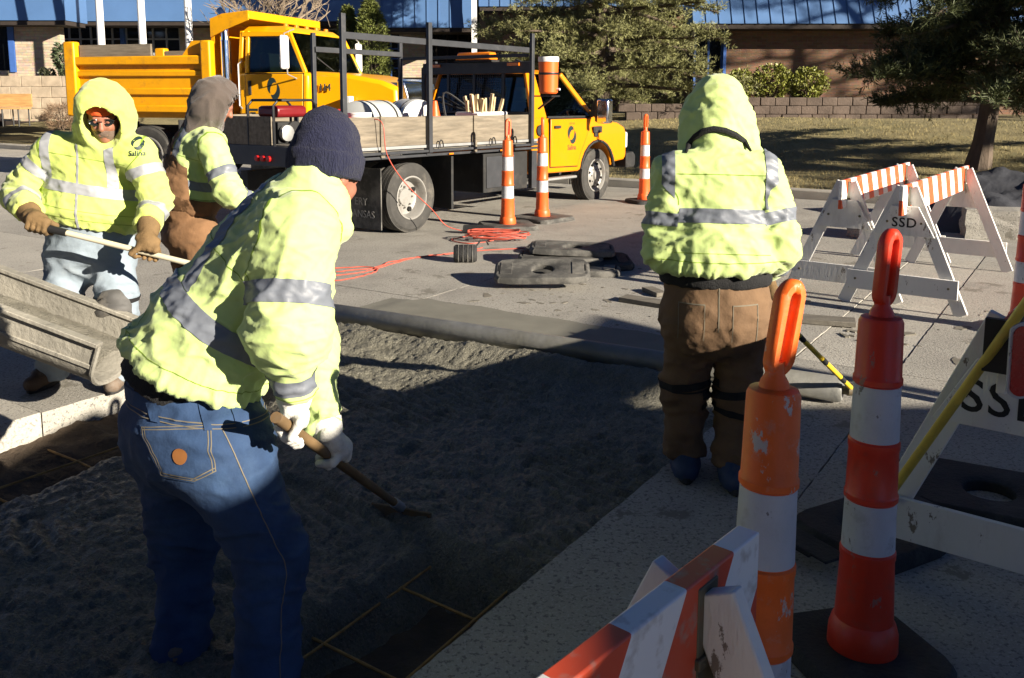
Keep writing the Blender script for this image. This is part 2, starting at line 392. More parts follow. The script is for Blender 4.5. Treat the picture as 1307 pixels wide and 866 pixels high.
# debris: dark wet spots are splats of mortar on the slab
m_splat = M('mortar_splat', (0.17, 0.155, 0.125), 0.8, var=0.25, vs=8)
sp = MB()
for i in range(150):
    a = random.uniform(5.5, 7.6) if i % 2 else random.uniform(5.5, 6.6); b = random.uniform(-4.2, 0.6); c = AB(a, b); r = abs(random.gauss(0, 0.014)) + 0.004; n = 13
    ex = random.uniform(1, 2.6); th = random.uniform(0, 3.14)
    pts = []
    for k in range(n):
        t = 2 * math.pi * k / n; rr = r * random.uniform(.6, 1.3); x, y = rr * ex * math.cos(t), rr * math.sin(t)
        pts.append((c.x + x * math.cos(th) - y * math.sin(th), c.y + x * math.sin(th) + y * math.cos(th)))
    sp.plate(pts, -0.006, 0.0035 + random.uniform(0, .002))
struct(obj('mortar_splats', sp, m_splat), 'stuff')
# kerb in lengths along the far side of the street, and the lawn behind it
kerb = None
for i in range(17):
    b0 = -29 + i * 3; k = MB()
    prof = [(13.98, -0.25), (14.02, 0.115), (14.05, 0.135), (14.2, 0.14), (14.2, -0.25)]
    vs = [AB(a, b0 + 0.006, z) for a, z in prof] + [AB(a, b0 + 2.994, z) for a, z in prof]
    k.add(vs, [tuple(range(5)), tuple(range(9, 4, -1))] + [(j, j + 5, (j + 1) % 5 + 5, (j + 1) % 5) for j in range(5)])
    if kerb is None: kerb = struct(obj('kerb', k, m_kerb, bevel=0.01))
    else: obj('kerb_stone', k, m_kerb, kerb, bevel=0.01)
def lawn_z(a): t = min(1, max(0, (a - 14.3) / 8.0)); return 0.125 + 0.86 * t * t * (3 - 2 * t)
la = list(np.linspace(14.195, 24, 34)) + [30, 60, 500]; lb = [-400, -60] + list(np.linspace(-34, 26, 61)) + [60, 400]
lm = MB(); lm.add([AB(a, b, lawn_z(a) + (0.03 * math.sin(a * 1.7 + b * .9) * math.sin(b * .7) if 14.4 < a < 26 else 0)) for a in la for b in lb],
                  [(i * len(lb) + j, i * len(lb) + j + 1, (i + 1) * len(lb) + j + 1, (i + 1) * len(lb) + j) for i in range(len(la) - 1) for j in range(len(lb) - 1)])
struct(obj('lawn', lm, m_lawn, ang=None))
# grass blades over the lawn
N = 60000; ra = 14.22 + np.random.beta(1, 1.7, N) * 9; rb = np.random.uniform(-16, 13, N); hh = np.random.uniform(0.025, 0.06, N)
px_ = VA.x * ra + VB.x * rb; py_ = VA.y * ra + VB.y * rb; tt = np.clip((ra - 14.3) / 8, 0, 1); gz = 0.125 + 0.86 * tt * tt * (3 - 2 * tt) + 0.03 * np.sin(ra * 1.7 + rb * .9) * np.sin(rb * .7)
th = np.random.uniform(0, 6.28, N); wd = 0.006; lx = np.random.normal(0, .03, N); ly = np.random.normal(0, .03, N)
gv = np.stack([np.stack([px_ - wd * np.cos(th), py_ - wd * np.sin(th), gz - .01], 1), np.stack([px_ + wd * np.cos(th), py_ + wd * np.sin(th), gz - .01], 1), np.stack([px_ + lx, py_ + ly, gz + hh], 1)], 1).reshape(-1, 3)
gme = bpy.data.meshes.new('grass'); gme.from_pydata(gv.tolist(), [], np.arange(3 * N).reshape(-1, 3).tolist())
m_grass = M('dry_grass', (0.30, 0.245, 0.11), 0.9, var=0.4, vs=1.4)
go = obj('grass', gme, m_grass); struct(go, 'stuff')

# ================================================================== building
def brick_mat(name, c1, c2, mortar, sc=1.0):
    m = bpy.data.materials.new(name); m.use_nodes = True; t = m.node_tree; b = t.nodes['Principled BSDF']
    tc = t.nodes.new('ShaderNodeTexCoord'); mp = t.nodes.new('ShaderNodeMapping'); mp.inputs['Rotation'].default_value = (math.pi / 2, 0, 0)
    t.links.new(tc.outputs['Object'], mp.inputs[0]); br = t.nodes.new('ShaderNodeTexBrick'); t.links.new(mp.outputs[0], br.inputs['Vector'])
    br.inputs['Color1'].default_value = (*c1, 1); br.inputs['Color2'].default_value = (*c2, 1); br.inputs['Mortar'].default_value = (*mortar, 1)
    br.inputs['Scale'].default_value = sc; br.inputs['Brick Width'].default_value = 0.3; br.inputs['Row Height'].default_value = 0.085
    br.inputs['Mortar Size'].default_value = 0.008; br.inputs['Bias'].default_value = -0.45
    nz_ = t.nodes.new('ShaderNodeTexNoise'); nz_.inputs['Scale'].default_value = 9; t.links.new(mp.outputs[0], nz_.inputs['Vector'])
    mx = t.nodes.new('ShaderNodeMix'); mx.data_type = 'RGBA'; mx.blend_type = 'MULTIPLY'; mx.inputs[0].default_value = 0.5
    t.links.new(br.outputs['Color'], mx.inputs[6]); t.links.new(nz_.outputs['Color'], mx.inputs[7]); t.links.new(mx.outputs[2], b.inputs['Base Color'])
    bp = t.nodes.new('ShaderNodeBump'); bp.inputs['Strength'].default_value = 0.8; bp.inputs['Distance'].default_value = 0.02
    inv = t.nodes.new('ShaderNodeMath'); inv.operation = 'SUBTRACT'; inv.inputs[0].default_value = 1; t.links.new(br.outputs['Fac'], inv.inputs[1])
    t.links.new(inv.outputs[0], bp.inputs['Height']); t.links.new(bp.outputs[0], b.inputs['Normal']); b.inputs['Roughness'].default_value = 0.9
    return m
m_brick = brick_mat('buff_brick', (0.62, 0.50, 0.36), (0.36, 0.26, 0.18), (0.5, 0.44, 0.36))
m_brickd = brick_mat('brown_brick', (0.24, 0.13, 0.075), (0.13, 0.07, 0.045), (0.2, 0.15, 0.11))
m_blue = M('blue_metal', (0.07, 0.145, 0.30), 0.42, metal=0.0, var=0.06, vs=1.5, spec=0.55)
m_blued = M('blue_frame', (0.05, 0.12, 0.36), 0.4, var=0.08)
m_glassd = M('dark_window', (0.012, 0.015, 0.018), 0.06, var=0.3, vs=0.6, spec=0.6)
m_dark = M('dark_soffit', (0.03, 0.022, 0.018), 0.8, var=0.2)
m_white = M('white_paint', (0.78, 0.77, 0.74), 0.45, var=0.05, vs=4, dirt=(0.4, 0.37, 0.32), ds=3, damt=0.15)
m_mull = M('window_bar', (0.30, 0.31, 0.32), 0.4, var=0.05)
bd = thing('office_building', 'low brick office building with deep ribbed blue metal fascia behind the lawn', 'building', (0, 30, 0.9))
def part(name, mb, mat, par=bd, bevel=0.0, **k): return obj(name, mb, mat, par, bevel=bevel, **k)
def X(px, d): return (px - IW / 2) / FPX * d
def Zp(py, d): return CAMH - (py - HOR) / FPX * d - 0.9
# left wing (front face at y = 30 -> local 0), right wing (y = 27 -> local -3)
def wall(x0, x1, z0, z1, y, mat, th=0.3): mb = MB(); mb.bb(x0, x1, y, y + th, z0, z1); return part('wall', mb, mat, smooth=False)
def fascia(x0, x1, y, z0, z1, lean=0.45, rib=0.42):
    mb = MB(); mb.add([(x0, y, z0), (x1, y, z0), (x1, y + lean, z1), (x0, y + lean, z1), (x0, y + 1.5, z0), (x1, y + 1.5, z0), (x1, y + 1.5, z1), (x0, y + 1.5, z1)],
           [(0, 1, 2, 3), (4, 7, 6, 5), (0, 4, 5, 1), (3, 2, 6, 7), (0, 3, 7, 4), (1, 5, 6, 2)])
    f = part('fascia', mb, m_blue, smooth=False)
    n = max(1, int((x1 - x0) / rib))
    for i in range(n + 1):
        x = x0 + 0.02 + (x1 - x0 - 0.04) * i / n; r = MB(); zt = z1
        r.add([(x - .018, y - .03, z0), (x + .018, y - .03, z0), (x + .018, y + lean - .03, zt), (x - .018, y + lean - .03, zt),
               (x - .018, y + .01, z0), (x + .018, y + .01, z0), (x + .018, y + lean + .01, zt), (x - .018, y + lean + .01, zt)],
              [(0, 1, 2, 3), (0, 4, 5, 1), (3, 2, 6, 7), (0, 3, 7, 4), (1, 5, 6, 2)])
        obj('rib', r, m_blue, f, smooth=False)
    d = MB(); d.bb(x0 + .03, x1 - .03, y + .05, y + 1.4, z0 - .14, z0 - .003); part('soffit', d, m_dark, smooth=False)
def window(x0, x1, z0, z1, y, nx, nzb, frame=None):
    g = MB(); g.bb(x0, x1, y + .03, y + .05, z0, z1); wd_ = part('window', g, m_glassd, smooth=False)
    for i in range(nx + 1):
        b = MB(); x = x0 + (x1 - x0) * i / nx; b.bb(x - .03, x + .03, y - .03, y + .028, z0, z1); obj('frame', b, frame or m_mull, wd_, smooth=False)
    for i in range(nzb + 1):
        b = MB(); z = z0 + (z1 - z0) * i / nzb; b.bb(x0 + .032, x1 - .032, y - .026, y + .026, z - .025, z + .025); obj('frame', b, frame or m_mull, wd_, smooth=False)
D1 = 30.0; zf = Zp(29, D1)
wall(X(-200, D1), X(-6, D1), -0.2, zf, 0.02, m_brick); wall(X(30, D1), X(87, D1), -0.2, zf, 0, m_brick)
wall(X(-6, D1), X(30, D1), -0.2, Zp(91, D1), 0.01, m_brick)
window(X(-6, D1), X(22, D1), Zp(91, D1), zf, 0.1, 1, 1, m_dark)
b = MB(); b.bb(X(22.3, D1), X(29.6, D1), -.05, .25, Zp(93, D1), zf - .005); part('blue_jamb', b, m_blued, smooth=False)
fascia(X(-220, D1), X(112, D1), -0.9, Zp(29, D1 - .9) , 5.2, 0.3, 40)
# recessed entrance, glazed, behind the flag poles
D2 = 33.0
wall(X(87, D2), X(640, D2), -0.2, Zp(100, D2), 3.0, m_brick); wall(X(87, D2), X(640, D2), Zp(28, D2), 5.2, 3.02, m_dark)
window(X(84, D2), X(165, D2), Zp(100, D2), Zp(28, D2), 3.1, 6, 3)
b = MB(); b.bb(X(163, D2), X(168, D2), 2.95, 3.2, Zp(100, D2), Zp(30, D2)); part('blue_jamb', b, m_blued, smooth=False)
window(X(168.5, D2), X(236, D2), Zp(100, D2), Zp(28, D2), 3.12, 4, 3); wall(X(237, D2), X(282, D2), Zp(100, D2) + .002, Zp(28, D2), 3.03, m_brick)
window(X(283, D2), X(470, D2), Zp(110, D2), Zp(40, D2), 3.1, 12, 4)
wall(X(470, D2), X(489, D2), Zp(100, D2) + .004, Zp(25, D2), 2.9, m_brick)
window(X(489, D2), X(513, D2), Zp(100, D2), Zp(40, D2), 3.11, 2, 5, m_blued); wall(X(513, D2), X(545, D2), Zp(100, D2) + .004, Zp(25, D2), 2.85, m_brick)
window(X(545, D2), X(640, D2), Zp(100, D2), Zp(40, D2), 3.1, 7, 3, m_dark)
fascia(X(112, D2 - 1.5), X(470, D2 - 1.5), 1.5, Zp(30, D2 - 1.5), 5.6, 0.3, 40)
b = MB(); b.bb(X(481, 31), X(489, 31), 1.0, 1.2, Zp(100, 31), 5.4); part('corner_post', b, m_mull, smooth=False)
fascia(X(489, 30.6), X(606, 30.6), 0.6, Zp(38, 30.6), 6.2, 0.25, 0.36)
b = MB(); b.bb(X(603, 30.2), X(609.5, 30.2), 0.1, 0.28, Zp(110, 30.2), 6.0); part('downspout', b, m_white, smooth=False)
fascia(X(612, 31.2), X(880, 31.2), 1.2, Zp(12, 31.2), 6.2, 0.25, 0.36)
wall(X(612, 32), X(880, 32), -0.2, Zp(12, 32), 2.2, m_brickd)
# right wing
D3 = 27.0
fascia(X(880, 26), X(1500, 26), -4.0, Zp(33, 26), 5.6, 1.5, 0.36)
wall(X(922, D3), X(1700, D3), -0.3, Zp(31, D3), -3.0, m_brickd); window(X(884, D3), X(918, D3), 0.1, Zp(33, D3), -2.9, 2, 1, m_blued)
b = MB(); b.bb(X(918.2, D3), X(921.8, D3), -3.1, -2.8, -0.1, Zp(33, D3)); part('blue_jamb', b, m_blued, smooth=False)
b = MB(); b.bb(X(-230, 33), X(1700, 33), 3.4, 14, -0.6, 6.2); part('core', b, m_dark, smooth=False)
# low buff wall and planter in front of the left wing
pw = thing('planter_wall', 'low buff block planter wall in front of the left wing', 'wall', (0, 27, 0.6))
m_block = M('buff_block', (0.36, 0.29, 0.21), 0.9, var=0.22, vs=5, bump=0.3, bs=40)
D4 = 27.0
for r in range(4):
    zb = CAMH - (152 - HOR) / FPX * D4 - 0.6 + r * 0.32; xx = X(-60, D4) - (0.3 if r % 2 else 0)
    while xx < X(100, D4):
        b = MB(); b.bb(xx + .006, xx + .60, 0 + 0.05 * r, 0.5, zb + .006, zb + .318); obj('block', b, m_block, pw, bevel=.012); xx += 0.606
bench = thing('timber_bench', 'small timber bench top on steel legs before the planter wall', 'bench', (X(18, 25.6), 25.6, 0.75))
m_wood0 = M('bench_wood', (0.42, 0.24, 0.09), 0.6, var=0.25, vs=3, stretch=(1, 8, 8)); m_blk = M('black_paint', (0.015, 0.015, 0.016), 0.45, var=0.2)
for i in range(3): b = MB(); b.bb(-0.75, 0.45, -.3 + .2 * i, -.12 + .2 * i, .42, .47); obj('plank', b, m_wood0, bench, bevel=.006)
b = MB(); b.bb(-0.75, 0.45, .32, .36, .48, .85); obj('backrest', b, m_wood0, bench, bevel=.006)
for x in (-.6, -.1, .35):
    b = MB(); b.tube([(x, -.25, -.06), (x, -.25, .42)], .02, 6); b.tube([(x, .3, -.06), (x, .3, .42)], .02, 6); obj('leg', b, m_blk, bench)
# flag poles
for px, lab in ((138.5, 'white flag pole standing before the grid window by the buff brick pier'), (190.5, 'white flag pole standing between two other flag poles'), (249, 'white flag pole nearest the dump truck cab')):
    d = 26.5; f = thing('flag_pole', lab, 'flag pole', (X(px, d), d, lawn_z(22)), group='white flag poles before the entrance')
    b = MB(); b.lathe([(0.115, 0), (0.11, .6), (0.10, 4), (0.06, 9)], 16); obj('pole', b, m_white, f)
    b = MB(); b.lathe([(.22, 0), (.22, .03), (.15, .06), (.12, .09)], 16); obj('base_collar', b, m_mull, f)
    b = MB(); b.lathe([(0, 9.0), (.09, 9.06), (.11, 9.13), (.08, 9.2), (0, 9.24)], 12); obj('ball', b, m_mull, f)
# retaining wall of split blocks on the right, with the bed behind it
m_split = M('shaded_split_block', (0.10, 0.075, 0.06), 0.95, var=0.35, vs=2.2, bump=0.8, bs=25)  # base colour darkened to carry the shade lying on the wall
rw = thing('retaining_wall', 'low retaining wall of split blocks below the leafy shrubs, shade put into its colour', 'wall', (0, 23, 0.7))
for r in range(4):
    x = X(800, 23) - (0.2 if r % 2 else 0)
    while x < X(1250, 23):
        wd = random.uniform(.36, .44); b = MB(); yo = random.uniform(-.02, .02) + .04 * r + (0.25 if x < X(930, 23) else 0); zb = -0.05 + r * .215 - (0.16 if x < X(930, 23) else 0)
        b.bb(x + .004, x + wd - .004, yo, yo + .3, zb + .004, zb + .211)
        obj('block', b, m_split, rw, bevel=.018); x += wd
# ================================================================== vegetation
def leaf_mesh(name, centers, dirs, ln, wd, per, spread, mat, parent, seed=1, jit=0.0, tri=False):
    # many thin blades fanned around short twigs
    rs = np.random.RandomState(seed); n = len(centers); c = np.repeat(centers, per, 0); d = np.repeat(dirs, per, 0); k = len(c)
    v = d + rs.normal(0, spread, (k, 3)); v /= np.linalg.norm(v, axis=1)[:, None]
    c = c + d * rs.uniform(-jit, jit, (k, 1)) + rs.normal(0, jit * .25, (k, 3))
    s = np.cross(v, rs.normal(size=(k, 3))); s /= np.linalg.norm(s, axis=1)[:, None]; l = ln * rs.uniform(.65, 1.25, (k, 1)); w_ = wd * rs.uniform(.7, 1.3, (k, 1))
    if tri: V = np.stack([c - s * w_ * .5, c + s * w_ * .5, c + v * l], 1).reshape(-1, 3); F = np.arange(3 * k).reshape(-1, 3)
    else: V = np.stack([c, c + v * l * .5 - s * w_ * .5, c + v * l, c + v * l * .5 + s * w_ * .5], 1).reshape(-1, 4 * 3).reshape(-1, 3); F = np.arange(4 * k).reshape(-1, 4)
    me = bpy.data.meshes.new(name); me.from_pydata(V.tolist(), [], F.tolist()); return obj(name, me, mat, parent)
m_bark = M('bark', (0.10, 0.075, 0.055), 0.95, var=0.35, vs=7, bump=0.9, bs=22, stretch=(1, 1, .25))
m_need = M('pine_needles', (0.20, 0.20, 0.08), 0.6, var=0.4, vs=1.6, spec=0.3)
m_needd = M('pine_needles_dark', (0.06, 0.072, 0.026), 0.6, var=0.4, vs=1.6, spec=0.3)
def pine(loc, h, rad, zb, label, mat, seed, nl=70, tn=9, per=14, top=0.0, lean=(0, 0), ndl=0.12, group=None):
    rs = random.Random(seed); t = thing('pine_tree', label, 'tree', loc, group=group)
    tr = MB(); pts = [Vector((lean[0] * z / h + .06 * math.sin(z * 1.3), lean[1] * z / h, z)) for z in np.linspace(-.15, h, 14)]
    tr.tube(pts, [max(.03, rad * .062 * (1 - i / 14.5)) * (1.35 if i == 0 else 1) for i in range(14)], 9); obj('trunk', tr, m_bark, t)
    br = MB(); cs = []; ds = []
    for i in range(nl):
        z = zb + (h - zb) * (i + rs.random()) / nl; u = (z - zb) / (h - zb); L = rad * (1 - u * .82) ** .75 * rs.uniform(.62, 1.12) * (1 if u > .05 else .8)
        az = i * 2.399 + rs.uniform(-.4, .4); d = Vector((math.cos(az), math.sin(az), rs.uniform(-.12, .22))); o = Vector((lean[0] * z / h, lean[1] * z / h, z))
        ps = [o]; n = 7
        for k in range(1, n + 1):
            f = k / n; ps.append(o + d * L * f + Vector((rs.uniform(-.06, .06), rs.uniform(-.06, .06), -.16 * L * f * f + .10 * L * max(0, f - .6))))
        br.tube(ps, [.045 * rad / 2.6 * (1 - k / (n + 1)) + .006 for k in range(n + 1)], 5)
        for k in range(2, n + 1):
            for s in range(tn):
                sd = Vector((rs.gauss(0, 1), rs.gauss(0, 1), rs.gauss(.15, .6))); tw = (d * rs.uniform(.2, .9) + sd * .55).normalized(); tl = rs.uniform(.12, .52) * (1.15 - k / n * .5) * rad / 2.6
                b0 = ps[k].lerp(ps[k - 1], rs.random()); e = b0 + tw * tl + Vector((0, 0, .06))
                if s < 4: br.tube([b0, (b0 + e) / 2 + Vector((0, 0, -.02)), e], [.009, .007, .004], 4, False)
                for q in range(3): cs.append(b0.lerp(e, .35 + .33 * q)); ds.append((tw + Vector((0, 0, .25))).normalized())
    obj('branches', br, m_bark, t); leaf_mesh('crown', np.array(cs), np.array(ds), ndl, .016, per, .8, mat, t, seed, .05); return t
pl = P(757, 148, 24.6)
pine((pl.x + .2, 24.6, .95), 8.8, 3.9, 0.4, 'olive pine on the lawn behind the yellow pickup cab', m_need, 11, 96, 14, 15, ndl=.105, group='pines on the lawn')
pr = P(1248, 214, 15.3)
pine((pr.x, 15.3, lawn_z(17.2)), 6.5, 2.9, 1.05, 'dark pine with bare leaning trunk on the lawn behind the barricades', m_needd, 23, 100, 16, 12, ndl=.12, lean=(.5, .1), group='pines on the lawn')
pine((19.0, 6.3, .2), 10.0, 2.6, .6, 'tall pine standing off to the sunny side of the lawn', m_needd, 31, 60, 6, 8, ndl=.2, group='pines on the lawn')
pine((27.5, 13.2, .6), 17.0, 4.4, .6, 'tall pine at the end of the lawn beyond the first tall pine', m_needd, 32, 60, 6, 8, ndl=.2, group='pines on the lawn')
m_arb = M('arborvitae_leaf', (0.12, 0.14, 0.03), 0.65, var=0.4, vs=4)
def bush(name, label, cat, loc, shape, n, ln, wd, mat, seed, group=None, per=6, stem=True):
    t = thing(name, label, cat, loc, group=group); rs = np.random.RandomState(seed); cs = []; ds = []; mb = MB()
    for i in range(n):
        a = rs.uniform(0, 6.283); u = rs.uniform(0, 1); r, z = shape(u); rr = r * (rs.uniform(.55, 1) if i % 3 else rs.uniform(.9, 1.08)) * (1 + .16 * math.sin(a * 3 + u * 7 + seed))
        p = np.array([rr * math.cos(a), rr * math.sin(a), z + rs.normal(0, .02)]); cs.append(p); ds.append(np.array([math.cos(a) * .7, math.sin(a) * .7, .55]))
        if stem and i % 14 == 0: mb.tube([(0.05 * math.cos(a), .05 * math.sin(a), -.05), (p[0] * .5, p[1] * .5, z * .6), tuple(p)], [.018, .012, .004], 4, False)
    if stem: obj('stem', mb, m_bark, t)
    leaf_mesh('foliage', np.array(cs), np.array(ds), ln, wd, per, .7, mat, t, seed, .05); return t
def cone_shape(h, r): return lambda u: (r * (1 - u ** 2.2) ** .7 + .03, u * h)
for px, d, h, r, lab, sd in ((448, 27.0, 3.2, .45, 'slim arborvitae beside a larger arborvitae', 1), (476, 26.5, 3.35, .62, 'larger columnar arborvitae against the brick pier', 2)):
    bush('arborvitae', lab, 'shrub', (X(px, d), d, .9), cone_shape(h, r), 2200, .11, .03, m_arb, sd, 'columnar arborvitae by the entrance', 7)
m_shr = M('shrub_leaf', (0.19, 0.20, 0.035), 0.5, var=0.45, vs=6, spec=.5)
def ball(h, r): return lambda u: (r * math.sin(math.pi * (.12 + .84 * u)) ** .6, u * h)
for px, r, h, lab, sd in ((941, .38, .7, 'small yellow green shrub partly behind a hi-vis hood', 3), (981, .5, .85, 'round yellow green shrub between two others above the retaining wall', 4), (1026, .46, .75, 'yellow green shrub beside the dark pine', 5)):
    bush('leafy_shrub', lab, 'shrub', (X(px, 23.8), 23.8, 1.48), ball(h, r), 420, .08, .045, m_shr, sd, 'leafy shrubs above the retaining wall', 6)
m_holly = M('holly_leaf', (0.085, 0.11, 0.055), 0.35, var=0.4, vs=8, spec=.6); m_hollyd = M('holly_leaf_dark', (0.035, 0.04, 0.02), 0.4, var=0.4, vs=8, spec=.6)
def col(h, r): return lambda u: (r * (.55 + .45 * math.sin(u * 9)) * (1 - u * .55), u * h)
bush('holly_shrub', 'grey green upright shrub against the buff brick pier', 'shrub', (X(88, 27.6), 27.6, .95), col(2.1, .42), 420, .12, .06, m_holly, 6, None, 5)
bush('holly_shrub', 'dark low leafy shrub beside the taller grey green shrub', 'shrub', (X(68, 27.7), 27.7, .95), col(1.35, .36), 300, .11, .06, m_hollyd, 7, None, 5)
m_dry = M('dry_twigs', (0.20, 0.13, 0.08), .9, var=.3)
bush('dry_shrub', 'dry brown twiggy shrub at the foot of the planter wall', 'shrub', (X(82, 26.2), 26.2, .62), ball(.62, .42), 240, .22, .012, m_dry, 8, None, 6)
# bare tree behind the dump truck
bt = thing('bare_tree', 'bare winter tree with thin twigs before the blue fascia', 'tree', (X(345, 26), 26, .9)); tb = MB(); rs = random.Random(5)
def grow(mb, p, d, L, r, lev):
    pts = [p]; n = 5
    for i in range(n): d = (d + Vector((rs.gauss(0, .12), rs.gauss(0, .12), .03))).normalized(); pts.append(pts[-1] + d * L / n)
    mb.tube(pts, [r * (1 - .45 * i / n) for i in range(n + 1)], 6 if lev > 2 else 4, False)
    if lev:
        for k in range(4 if lev > 1 else 5):
            q = pts[rs.randint(2, n)]; nd = (d + Vector((rs.gauss(0, .75), rs.gauss(0, .75), rs.gauss(.1, .35)))).normalized(); grow(mb, q, nd, L * rs.uniform(.55, .8), r * .55, lev - 1)
grow(tb, Vector((0, 0, -.1)), Vector((.03, 0, 1)), 1.9, .16, 0); tr2 = obj('trunk', tb, m_bark, bt)
cb = MB()
for k in range(5): a = k * 1.26; grow(cb, Vector((0, 0, 1.5)), Vector((math.cos(a) * .8, math.sin(a) * .8, .85)).normalized(), 1.6, .065, 3)
obj('crown', cb, M('twig', (.22, .17, .12), .9, var=.2), bt)
# ================================================================== street works gear
m_or = M('orange_plastic', (0.80, 0.115, 0.02), 0.42, var=0.10, vs=7, dirt=(0.45, 0.12, 0.05), ds=9, damt=0.25, spec=.5, bump=.08, bs=30)
m_red = M('red_plastic', (0.60, 0.034, 0.010), 0.4, chip=((.30, .13, .10), 18, .61, (1, 1, .5)), var=0.10, vs=7, dirt=(0.30, 0.07, 0.05), ds=13, damt=0.3, spec=.5, bump=.08, bs=30)
m_scuff = M('scuffed_orange', (0.80, 0.13, 0.012), 0.5, chip=((.50, .42, .38), 13, .60, (1, 1, .5)), var=0.14, vs=9, dirt=(0.50, 0.38, 0.33), ds=17, damt=0.2, spec=.5, bump=.1, bs=30)
m_band = M('reflective_sheet', (0.50, 0.51, 0.545), 0.4, chip=((.16, .15, .15), 18, .61, (1, 1, .5)), var=0.1, vs=6, dirt=(0.24, 0.22, 0.21), ds=13, damt=0.28, spec=.6, bump=.15, bs=40)
m_rub = M('black_rubber', (0.022, 0.022, 0.023), 0.75, var=0.3, vs=6, dirt=(0.09, 0.085, 0.075), ds=4, damt=0.35, bump=.5, bs=60)
m_rubg = M('dusty_rubber', (0.06, 0.058, 0.054), 0.8, var=0.3, vs=5, dirt=(0.19, 0.18, 0.16), ds=5, damt=0.6, bump=.2, bs=60)
def base_mesh(wx, wy, h, hole, cham=.07, seg=32, slots=True):
    outer = []; n = seg
    for k in range(n):
        a = 2 * math.pi * (k + .5) / n; c, s_ = math.cos(a), math.sin(a); f = min(wx / 2 / max(abs(c), 1e-6), wy / 2 / max(abs(s_), 1e-6)); x, y = c * f, s_ * f
        ex = abs(x) + abs(y) - (wx / 2 + wy / 2 - cham)
        if ex > 0: x -= math.copysign(ex / 2, x); y -= math.copysign(ex / 2, y)
        outer.append((x, y))
    inner = [(hole * math.cos(2 * math.pi * (k + .5) / n), hole * math.sin(2 * math.pi * (k + .5) / n)) for k in range(n)]
    v = [(x, y, 0) for x, y in outer] + [(x, y, h * .6) for x, y in outer] + [(x * .95, y * .95, h) for x, y in outer] + [(x * 1.25, y * 1.25, h) for x, y in inner] + [(x, y, h * .8) for x, y in inner] + [(x, y, 0) for x, y in inner]
    f = []
    for r in range(6):
        q = (r + 1) % 6
        for k in range(n): f.append((r * n + k, r * n + (k + 1) % n, q * n + (k + 1) % n, q * n + k))
    m = MB(); m.add(v, f); return m
def channelizer(label, loc, mat, tilt=(0, 0), hz=.06, hrot=0.0, square=True, rz=0.0, sc=1.0, lean=(0, 0), basesz=.41, n=28, bands=((.345, .49), (.665, .825))):
    t = thing('channelizer_cone', label, 'traffic cone', loc, rz, group='orange channelizer cones'); t.rotation_euler = (lean[0], lean[1], rz); t.scale = (sc, sc, sc)
    b = MB(); z0 = .035
    rz_ = lambda z: .0795 - .0205 * z
    pr_ = [(.093, z0), (.097, z0 + .015), (.095, .10), (.088, .125), (.0805, .135)]
    for z1, z2 in bands: pr_ += [(rz_(z1) + .001, z1 - .028), (rz_(z1) + .0035, z1 - .022), (rz_(z1) + .0035, z1 - .004), (rz_(z1) - .0015, z1), (rz_(z2) - .0015, z2), (rz_(z2) + .0035, z2 + .004), (rz_(z2) + .0035, z2 + .018), (rz_(z2), z2 + .024)]
    pr_ += [(.0595, 1.0), (.054, 1.012), (.03, 1.018), (0, 1.018)]; b.lathe(pr_, n)
    body = obj('body', b, mat, t, ang=30)
    for z1, z2 in bands: s = MB(); s.lathe([(rz_(z1) - .003, z1 + .001), (rz_(z1), z1 + .003), (rz_(z2), z2 - .003), (rz_(z2) - .003, z2 - .001)], n); s.f = [f for f in s.f if len(f) == 4]; obj('reflective_band', s, m_band, t, ang=30)
    # loop handle
    h = MB(); pts = []; w_, hh = .023, .172
    tl = math.tan(hz)
    for k in range(25):
        a = 2 * math.pi * k / 24; x = w_ * math.cos(a); z = (hh / 2 - w_) * (1 if math.sin(a) > 0.0 else -1) + (w_ * 1.35) * math.sin(a) + hh / 2
        zz_ = 1.062 + z * 1.0; xx_ = x + tl * (z + .04); pts.append((xx_ * math.cos(hrot), xx_ * math.sin(hrot), zz_))
    vs = []; fs = []; m = len(pts) - 1; nx = Vector((-math.sin(hrot), math.cos(hrot), 0)); cx = Vector((tl * .12 * math.cos(hrot), tl * .12 * math.sin(hrot), 1.062 + hh / 2))
    for k in range(m):
        p = Vector(pts[k]); c2 = Vector((cx.x, cx.y, min(max(p.z, 1.062 + .03), 1.062 + hh - .03))); c2 = c2 + Vector((math.cos(hrot), math.sin(hrot), 0)) * tl * (c2.z - cx.z); o = (p - c2).normalized()
        for e, n_ in ((-.5, -1), (.5, -1), (1, -.5), (1, .5), (.5, 1), (-.5, 1), (-1, .5), (-1, -.5)): vs.append(p + o * .0160 * e + nx * .0185 * n_)
    for k in range(m):
        for j in range(8): fs.append((k * 8 + j, k * 8 + (j + 1) % 8, ((k + 1) % m) * 8 + (j + 1) % 8, ((k + 1) % m) * 8 + j))
    h.add(vs, fs); h.lathe([(.036, 1.012), (.031, 1.03), (.022, 1.045), (.02, 1.075)], 14); obj('handle', h, mat, t, ang=50)
    bs = base_mesh(basesz, basesz, .05, .07, .06); obj('rubber_base', bs, m_rub if basesz < .5 else m_rubg, t, bevel=.004); return t
c = P(985, 433, 1.84); channelizer('scuffed orange channelizer cone beside the foreground barricade', (c.x - .005, 1.84, 0), m_scuff, hz=.16, hrot=.15, n=40, rz=.3, lean=(-.02, .03), sc=.962, bands=((.22, .40), (.612, .79)))
c = G(1099, 843); channelizer('red orange channelizer cone on a square black base beside the yellow pole', (c.x, c.y, 0), m_red, hz=.1, hrot=.3, n=40, rz=.25, lean=(-.025, .02), sc=.985)
